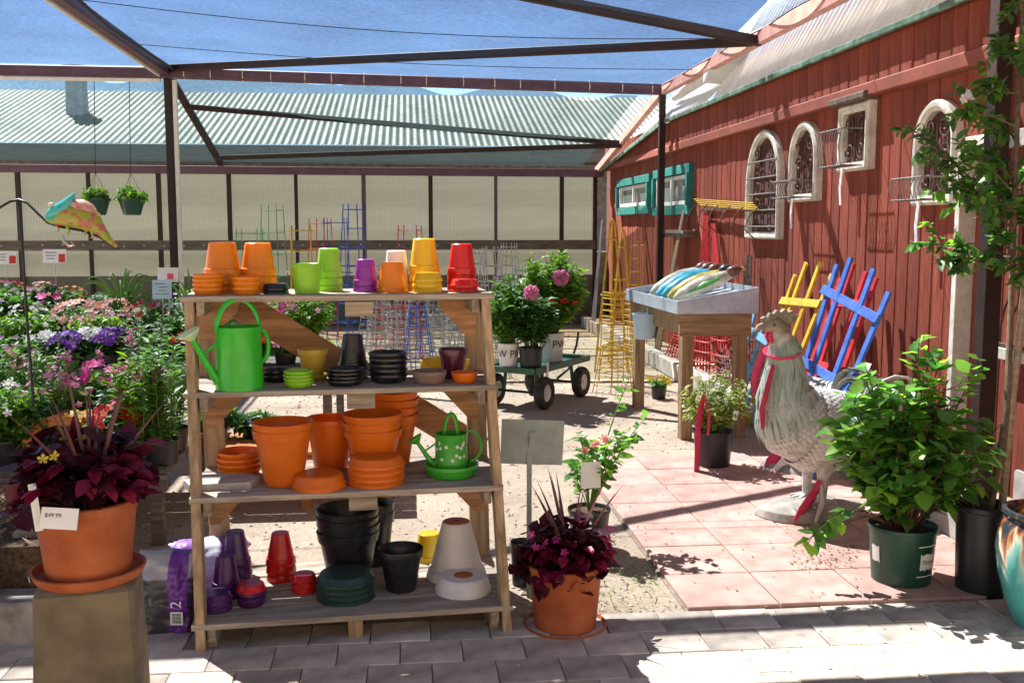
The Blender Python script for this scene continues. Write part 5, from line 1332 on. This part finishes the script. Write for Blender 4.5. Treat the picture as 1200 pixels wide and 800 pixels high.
lean('black iron cage leaning beneath the tray', 'plant_cage', 850, 470, 2.9, 846, 385, 3.05, 'black', .008, 'plant cage', 6, .55, 5)
lean('thin grey poles leaning in the far barn corner', 'stake_bundle', 694, 405, 2.75, 706, 258, 3.05, 'grey', .010, 'stakes', 4, .3)
# yellow rack on the wall
r0 = PU(822, 240, 3.15); r1 = PU(893, 246, 3.15); yk = thing('wall_rack', 'yellow wire rack fixed on barn beside tallest arched frame', 'rack', r1)
for k in range(4):
    b = MB(); b.tube([(-.02 - .02 * k, 0, .02 * k), r0 - r1 + Vector((-.02 - .02 * k, 0, .02 * k))], .006, 5); b.build('rail', WM['yellow'], yk)
for k in range(6):
    q = k / 5; b = MB(); b.tube([(r0 - r1) * q + Vector((-.03, 0, .03)), (r0 - r1) * q + Vector((-.12, 0, -.06)), (r0 - r1) * q + Vector((-.16, 0, -.17)), (r0 - r1) * q + Vector((-.06, 0, -.26))], .006, 5); b.build('hook', m_iron, yk)
b = MB(); b.bar((.025, -.05, .03), (.025, (r0 - r1).y + .05, .03), .02, .03); b.build('wall_bar', m_iron, yk)
# small shelf under teal windows
sA = PU(795, 272, 3.12); b = MB(); b.bar((-.07, -.55, 0), (-.07, .55, 0), .16, .035); b.bar((-.07, -.5, -.04), (-.07, .5, -.04), .12, .04); tag(b.build('wall_shelf', m_wdark, None, sA + Vector((.08, 0, 0))), 'narrow dark shelf fixed on barn under teal windows', 'shelf')

# painted wooden trellises
TM = dict(blue=M('trellis_blue', (.045, .13, .50), .6, .2, 14, c2=(.07, .18, .58)), yellow=M('trellis_yellow', (.72, .46, .03), .6, .15, 14), red=M('trellis_red', (.56, .02, .03), .6, .2, 14), pale=M('trellis_pale_blue', (.16, .38, .62), .6, .2, 14))
def trellis(label, col, ub, ut, slats, bars, w=.062):
    c0 = Vector((ub, slats[0][2], 0)); t = thing('trellis', label, 'trellis', c0, 0, 'painted trellises leaning on the barn')
    SL = []
    for (px, py, sb_, zb) in slats:
        T_ = PU(px, py, ut); Bp = Vector((ub, sb_, zb)); SL.append((Bp, T_)); b = MB(); b.bar(Bp - c0, T_ - c0, w, .018, up=(-1, 0, .5)); b.build('slat', TM[col], t)
    for q in bars:
        P0 = SL[0][0].lerp(SL[0][1], q); P1 = SL[-1][0].lerp(SL[-1][1], q); d = (P1 - P0).normalized() * .05; off = Vector((-.022, 0, .012))
        b = MB(); b.bar(P0 - d - c0 + off, P1 + d - c0 + off, .018, w, up=(.45, 0, 1)); b.build('crossbar', TM[col], t)
trellis('blue painted slat trellis leaning in front of the red one', 'blue', 2.50, 2.93, [(981, 310, 6.75, 0), (997, 302, 6.62, 0), (1024, 315, 6.3, 0), (1042, 342, 6.12, 0)], (.50, .86))
trellis('red painted slat trellis behind the blue one', 'red', 2.70, 3.05, [(985, 326, 7.1, 0), (1000, 309, 6.95, 0), (1015, 318, 6.75, 0), (1027, 325, 6.6, 0)], (.50, .85), .06)
trellis('yellow painted slat trellis left of the blue one', 'yellow', 2.74, 3.02, [(932, 322, 8.1, 0), (945, 308, 8.0, 0), (962, 306, 7.75, 0), (975, 322, 7.55, 0)], (.50, .82))
trellis('pale blue slat trellis behind the rooster statues', 'pale', 2.62, 2.86, [(884, 368, 8.2, 0), (897, 372, 8.0, 0), (908, 384, 7.9, 0)], (.55, .85))

# ================================================================== rooster statues
m_roost = M('rooster_stone', (.52, .50, .44), .75, .3, 16, .6, c2=(.70, .68, .62), bscale=45, bdist=.01)
m_hack = leafmat('hackle_green', [(.28, .38, .30), (.40, .50, .42), (.52, .58, .51)], .0, .6)
m_breast = leafmat('breast_scales', [(.50, .49, .45), (.62, .61, .56), (.72, .70, .65)], .0, .7)
m_comb = M('comb_bronze', (.30, .25, .17), .6, .3, 20, .3)
m_rock = M('rooster_rock', (.34, .30, .25), .9, .35, 9, .6, bscale=30)
def rooster(label, p, rz, S, seed, head_turn=0.0):
    random.seed(seed); t = thing('rooster_statue', label, 'statue', p, rz); t.scale = (S, S, S)
    # local: faces -x, 1.2 m tall
    b = MB(); b.lathe([(0, 0), (.24, 0), (.27, .03), (.25, .07), (.16, .10), (0, .11)], 26, sx=1.25, sy=.8, wob=.03); b.build('base', m_rock, t)
    spine = [(.34, 0, .62, .05, .05), (.26, 0, .58, .12, .13), (.14, 0, .52, .18, .20), (.02, 0, .50, .20, .235), (-.09, 0, .55, .19, .22), (-.16, 0, .65, .16, .185), (-.19, 0, .75, .128, .14), (-.195, 0, .85, .098, .105), (-.20, 0, .94, .075, .08), (-.215, 0, 1.02, .062, .066), (-.24, 0, 1.07, .055, .058), (-.28, 0, 1.085, .038, .042)]
    rings = []; n = 26
    for i, (x, y, z, ry, rr) in enumerate(spine):
        q0 = spine[max(0, i - 1)]; q1 = spine[min(len(spine) - 1, i + 1)]; d = Vector((q1[0] - q0[0], 0, q1[2] - q0[2])).normalized(); u_ = Vector((-d.z, 0, d.x))
        rings.append([Vector((x, y, z)) + Vector((0, 1, 0)) * ry * math.cos(2 * PI * k / n) + u_ * rr * math.sin(2 * PI * k / n) for k in range(n)])
    b.__init__(); b.loft(rings); b.build('body', m_roost, t, smooth=1.5)
    # feathers laid over the body
    def surf(i, a):                       # point and normal on the loft
        j = int(i); f_ = i - j; j2 = min(j + 1, len(spine) - 1); A0, A1 = spine[j], spine[j2]
        x, z, ry, rr = (A0[k] * (1 - f_) + A1[k] * f_ for k in (0, 2, 3, 4)); d = Vector((A1[0] - A0[0], 0, A1[2] - A0[2])).normalized(); u_ = Vector((-d.z, 0, d.x))
        nrm = (Vector((0, 1, 0)) * math.cos(a) + u_ * math.sin(a)); return Vector((x, 0, z)) + Vector((0, 1, 0)) * ry * math.cos(a) + u_ * rr * math.sin(a), nrm, d
    hk_ = MB()
    for row in range(11):
        i_ = 9.3 - row * .42; cnt = 30
        for k in range(cnt):
            a = 2 * PI * (k + (row % 2) * .5) / cnt + rnd(-.06, .06); P, nr, d = surf(i_, a); hk_.leaf(P + nr * (.006 + .0005 * row), -d + nr * .22 + Vector((0, rnd(-.1, .1), 0)), nr, rnd(.14, .20), .021 + .0010 * row, .12, fold=-.2)
    hk_.build('hackle_feathers', m_hack, t, smooth=1.0)
    br = MB()
    for row in range(24):
        i_ = 5.8 - row * .22; cnt = 44
        for k in range(cnt):
            a = 2 * PI * (k + (row % 2) * .5) / cnt; P, nr, d = surf(max(.3, i_), a)
            br.leaf(P + nr * .003, -d + nr * .16, nr, .050, .034, .1, fold=-.25)
    br.build('breast_scales', m_breast, t, smooth=1.0)
    for sg in (-1, 1):
        wg = MB()
        for k in range(13):
            q = k / 12; wg.leaf((.02 + .10 * q, sg * (.205 + .005 * math.sin(k)), .60 - .17 * q), (1, -sg * .12, -.10 + .25 * q), (0, sg, .1), .30 - .06 * q, .055, .04, fold=-.2)
        wg.build('wing', m_hack, t, smooth=1.0)
    for k in range(15):
        q = k / 14; sg = (k % 3 - 1) * .05; el = rnd(.15, 1.15); L_ = rnd(.28, .48); b = MB()
        pts = [Vector((.30, sg, .60)) + Vector((math.cos(el + .7 * (1 - j / 6)) * L_ * j / 6, sg * j / 4, math.sin(el + .7 * (1 - j / 6) - .5 * j / 6) * L_ * j / 6)) for j in range(7)]
        b.tube(pts, [.022, .034, .038, .036, .03, .02, .004], 8, flat=.3); b.build('tail_feather', m_roost if k % 2 else M('tail_green_%d' % k, (.30, .36, .28), .7, .3, 12), t)
    # head
    b = MB(); b.tube([(-.20, 0, 1.03), (-.225, 0, 1.085), (-.265, 0, 1.11), (-.31, 0, 1.105), (-.34, 0, 1.09)], [.055, .062, .056, .036, .012], 16, flat=.85); hd = b.build('head', m_comb, t)
    b = MB(); b.tube([(-.315, 0, 1.11), (-.36, 0, 1.10), (-.385, 0, 1.075)], [.024, .016, .003], 10); b.build('beak', m_comb, hd)
    pts = [(-.335, 0, 1.115), (-.345, 0, 1.15), (-.325, 0, 1.16), (-.31, 0, 1.155), (-.295, 0, 1.18), (-.275, 0, 1.172), (-.255, 0, 1.195), (-.23, 0, 1.182), (-.205, 0, 1.20), (-.185, 0, 1.18), (-.16, 0, 1.19), (-.145, 0, 1.165), (-.12, 0, 1.165), (-.14, 0, 1.13), (-.19, 0, 1.10), (-.26, 0, 1.10)]
    b = MB(); b.prism([(x, -.014, z) for x, _, z in pts], (0, 1, 0), .028); b.build('comb', m_comb, hd)
    for sg in (-1, 1):
        b = MB(); b.tube([(-.29, sg * .02, 1.085), (-.295, sg * .022, 1.05), (-.285, sg * .02, 1.01)], [.014, .026, .012], 10, flat=.5); b.build('wattle', m_ribbon, hd)
        b = MB(); b.lathe([(0, -.008), (.009, 0), (0, .008)], 10, (-.285, sg * .042, 1.115)); b.build('eye', m_ink, hd)
    for sg in (-1, 1):
        b = MB(); b.tube([(.03, sg * .08, .36), (.02, sg * .085, .24), (.015, sg * .085, .09)], [.06, .032, .022], 12)
        for a in (-.6, 0, .6, PI): b.tube([(.015, sg * .085, .11), (.015 - math.cos(a) * .09, sg * .085 + math.sin(a) * .09, .10)], [.02, .01], 8)
        b.build('leg', m_roost, t)
    b = MB(); rg = [surf(8.2 - .0 * k, 2 * PI * k / 20)[0] for k in range(21)]; rg = [Vector(((P.x + .197) * 1.28 - .197, P.y * 1.28, P.z + .02 * math.cos(2 * PI * k / 20))) for k, P in enumerate(rg)]
    b.tube(rg, .02, 6, flat=.35, cap=False); b.build('neck_ribbon', m_ribbon, t)
    b = MB(); b.tube([(-.30, -.07, .90), (-.335, -.08, .78), (-.36, -.07, .66), (-.345, -.06, .55)], [.03, .045, .045, .035], 6, flat=.2); b.build('ribbon_tail', m_ribbon, t)
    b = MB(); b.tube([(-.02, -.12, .24), (-.08, -.14, .16), (-.16, -.16, .08), (-.20, -.17, .03)], [.04, .06, .05, .02], 6, flat=.3); b.build('leg_ribbon', m_ribbon, t)
    b = MB(); b.tube([(.0, -.10, .22), (-.03, -.16, .12), (-.10, -.22, .04)], [.03, .045, .02], 6, flat=.3); b.build('leg_bow', m_ribbon_white, t)
    return t
rooster('large green-grey rooster statue in front, tied with pink ribbons', G(950, 606), R(8), .97, 71)
rooster('second rooster statue half hidden behind the front one', G(938, 553), R(-48), .86, 72)

# ================================================================== plants on the terrace
random.seed(81)
p = G(835, 548); rp = potted('variegated shrub in black pot with red ribbon before table', p, .135, .26, m_nursery, bush_geo(.68, .27, .25, 120, 16, .042, .024, .22, .46), 'varieg')
b = MB(); b.tube([(-.11, -.13, .52), (-.13, -.15, .45), (-.15, -.16, .30), (-.155, -.165, .02)], [.012, .04, .04, .036], 6, flat=.15); b.build('ribbon', m_ribbon, rp)
b = MB(); b.tube([(-.11, -.13, .52), (-.08, -.17, .40), (-.09, -.18, .26)], [.012, .022, .02], 6, flat=.2); b.build('ribbon', m_ribbon, rp)
b = MB(); b.box((.0, -.20, .40), (.03, .002, .06)); b.build('plant_tag', m_card, rp, (0, 0, 0), (0, R(12), 0))
# big bush in the green pot
p = G(1055, 684); random.seed(90)
lb, sb = bush_geo(1.0, .36, .33, 125, 12, .088, .066, .24, .62, .35, start=.4, r=.004)
for (dx, dy, z) in ((.02, -.05, 1.13), (.12, .0, 1.06), (-.24, -.1, 1.02), (-.34, -.1, .90), (.30, 0, .99), (.40, 0, .74), (-.34, -.12, .74)):
    for k in range(3): grow(lb, sb, (0, 0, .3), (dx + rnd(-.04, .04), dy + rnd(-.04, .04), z + rnd(-.05, .03)), 14, .075, .055, .004, .1, .45)
for k in range(3): grow(lb, sb, (-.1, -.05, .3), (-.45 + rnd(-.1, .06), -.15 + rnd(-.1, .1), .20 + rnd(-.06, .1)), 12, .075, .055, .004, .45, .45)
gp = thing('potted_shrub', 'large leafy green shrub in dark green labelled pot', 'plant', p)
pt_ = shell_pot(gp, .28, .152, .125, m_dgreen, .07, 1.04); soil(gp, .135, .25); lb.build('foliage', LM['bush'], gp); sb.build('stems', m_dstem, gp)
def cyl_patch(R_, a0, a1, z0, z1, n=14, rag=0.0, taper=0.0):
    b = MB()
    for k in range(n + 1):
        a = a0 + (a1 - a0) * k / n
        for z in (z0 + rnd(0, rag), z1 - rnd(0, rag)):
            r_ = R_ + taper * z; b.v.append((math.cos(a) * r_, math.sin(a) * r_, z))
    b.f = [(2 * k, 2 * k + 2, 2 * k + 3, 2 * k + 1) for k in range(n)]; b.m = [0] * n
    return b
TP = (.152 / 1.04 - .125) / .26
lbl = cyl_patch(.1275, R(-83), R(-43), .10, .185, 18, .014, TP).build('label', m_card, pt_)
for zz in (.075, .212): cyl_patch(.1275, R(-88), R(-40), zz, zz + .005, 14, 0, TP).build('stripe', m_card, pt_)
vs, fs = text_geo('Monrovia', .034); sh = [Vector((v.x * .66 + v.y * .25, v.y)) for v in vs]; b = MB(); b.add([(math.cos(R(-62) + v.x / .14) * (.1282 + TP * (.142 + v.y)), math.sin(R(-62) + v.x / .14) * (.1282 + TP * (.142 + v.y)), .142 + v.y) for v in sh], fs); b.build('lettering', m_ink, pt_, smooth=0)
cyl_patch(.1275, R(-178), R(-158), .12, .20, 8, .01, TP).build('label', m_card, pt_)
# tree in black pot, bamboo stake
p = G(1150, 694); random.seed(95); tp = thing('potted_tree', 'slender tree with bamboo stake in black pot at right', 'tree', p)
shell_pot(tp, .40, .125, .11, m_nursery, .06, 1.04, name='pot'); soil(tp, .11, .36)
def tpx(px, py, dd=0.0): return CAM + ray(px, py) * (depth(p) + dd) - p
tr_ = MB(); tr_.tube([(.02, 0, .36), tpx(1180, 480), tpx(1186, 330), tpx(1190, 200), tpx(1196, 60), tpx(1200, -40)], [.016, .014, .013, .011, .009, .005], 8); tr_.build('trunk', m_bark, tp)
st = MB(); st.tube([tpx(1174, 596, .02), tpx(1186, 470, .0), tpx(1201, 340, -.02), tpx(1218, 180, -.04)], .017, 8); st.build('stake', m_bamboo, tp)
lb, sb = MB(), MB()
limbs = [((1188, 250), (1068, 150), 40), ((1188, 260), (1085, 185), 46), ((1188, 270), (1110, 205), 50), ((1190, 230), (1120, 165), 30), ((1192, 150), (1128, 128), 34), ((1194, 110), (1150, 110), 34), ((1195, 90), (1168, 40), 36), ((1190, 300), (1070, 285), 44), ((1189, 310), (1100, 305), 36), ((1190, 220), (1160, 180), 40), ((1189, 260), (1180, 215), 40), ((1188, 250), (1150, 240), 46), ((1186, 280), (1195, 250), 46), ((1198, 40), (1190, -10), 30), ((1190, 200), (1240, 180), 50), ((1190, 260), (1250, 260), 50), ((1195, 120), (1235, 90), 40), ((1192, 170), (1165, 140), 36), ((1188, 300), (1200, 320), 40), ((1188, 300), (1170, 275), 34), ((1195, 100), (1200, 60), 30)]
for (a0, a1, nl) in limbs:
    dd = rnd(-.22, .18); base_ = tpx(*a0); tip = tpx(a1[0], a1[1], dd)
    grow(lb, sb, base_, tip, int(nl * .75), .062, .034, .006, .08, .45, .3, .4)
    for k in range(4):
        q = rnd(.4, .95); m_ = base_.lerp(tip, q); grow(lb, sb, m_, m_ + Vector((rnd(-.12, .05), rnd(-.12, .12), rnd(-.08, .12))), 12, .055, .032, .003, .1, .2)
lb.build('crown', LM['tree'], tp); sb.build('branches', m_bark, tp)
fb = MB()
for k in range(6): fb.flower(tpx(1132, 114, -.1) + rv() * .015, rv() + Vector((0, -1, 0)), .025, 5)
fb.build('blossom', FC['white'], tp)
# glazed pot
def glazepot():
    m, nt, b = base_mat('drip_glaze'); tc = N(nt, 'ShaderNodeTexCoord'); sp = N(nt, 'ShaderNodeSeparateXYZ'); nt.links.new(tc.outputs['Object'], sp.inputs[0])
    mp = N(nt, 'ShaderNodeMapping'); mp.inputs['Scale'].default_value = (1, 1, .16); nz = N(nt, 'ShaderNodeTexNoise'); nz.inputs['Scale'].default_value = 30; nz.inputs['Detail'].default_value = 5
    nt.links.new(tc.outputs['Object'], mp.inputs[0]); nt.links.new(mp.outputs[0], nz.inputs[0])
    mr = N(nt, 'ShaderNodeMapRange'); mr.inputs[1].default_value = .3; mr.inputs[2].default_value = .7; mr.inputs[3].default_value = -.09; mr.inputs[4].default_value = .09; nt.links.new(nz.outputs['Fac'], mr.inputs[0])
    ad = N(nt, 'ShaderNodeMath', operation='ADD'); nt.links.new(sp.outputs['Z'], ad.inputs[0]); nt.links.new(mr.outputs[0], ad.inputs[1])
    cr = N(nt, 'ShaderNodeValToRGB'); e = cr.color_ramp.elements; e[0].position = 0.0; e[0].color = rgb((.05, .27, .26)); e[1].position = 1; e[1].color = rgb((.02, .03, .04))
    for q, c in ((.22, (.06, .33, .31)), (.30, (.16, .40, .37)), (.345, (.42, .44, .36)), (.38, (.36, .26, .15)), (.41, (.24, .075, .022)), (.435, (.10, .035, .02)), (.455, (.02, .03, .04))): e.new(q).color = rgb(c)
    nt.links.new(ad.outputs[0], cr.inputs[0]); nt.links.new(cr.outputs[0], b.inputs['Base Color']); b.inputs['Roughness'].default_value = .12; b.inputs['Coat Weight'].default_value = .6
    return m
p = G(1224, 738); zp = thing('glazed_pot', 'large teal glazed pot with brown dripped rim at right edge', 'pot', p)
b = MB(); b.lathe([(0, 0), (.105, 0), (.115, .01), (.155, .12), (.186, .24), (.196, .33), (.188, .41), (.168, .455), (.172, .465), (.180, .475), (.178, .49), (.160, .492), (.150, .475), (.152, .45), (.165, .40), (.15, .2), (0, .18)], 48); b.build('body', glazepot(), zp)
b = MB(); b.lathe([(0, .38), (.155, .375)], 24); b.build('water_saucer', M('amber_glaze', (.50, .24, .04), .3), zp)
# concrete block by the wall at right edge
p = G(1204, 592, .155); b = MB(); b.bar((-.1, 0, .1), (.1, 0, .1), .2, .2, ch=.012); tag(b.build('concrete_block', m_kerb, None, p + Vector((.08, 0, -.03))), 'pale concrete block in bed behind the glazed pot', 'block')

# fallen leaves and grit on the flagstones
random.seed(120); b = MB()
for k in range(420):
    c0 = G(rnd(925, 1005), rnd(640, 668), .02) if k % 3 == 0 else Vector((rnd(1.0, 2.7), rnd(3.0, 6.6), .02))
    z_ = .030
    b.leaf((c0.x, c0.y, z_), (rnd(-1, 1), rnd(-1, 1), rnd(0, .25)), (0, 0, 1), rnd(.008, .026), rnd(.005, .013), .1)
stuff(b.build('leaf_litter', m_mulch))
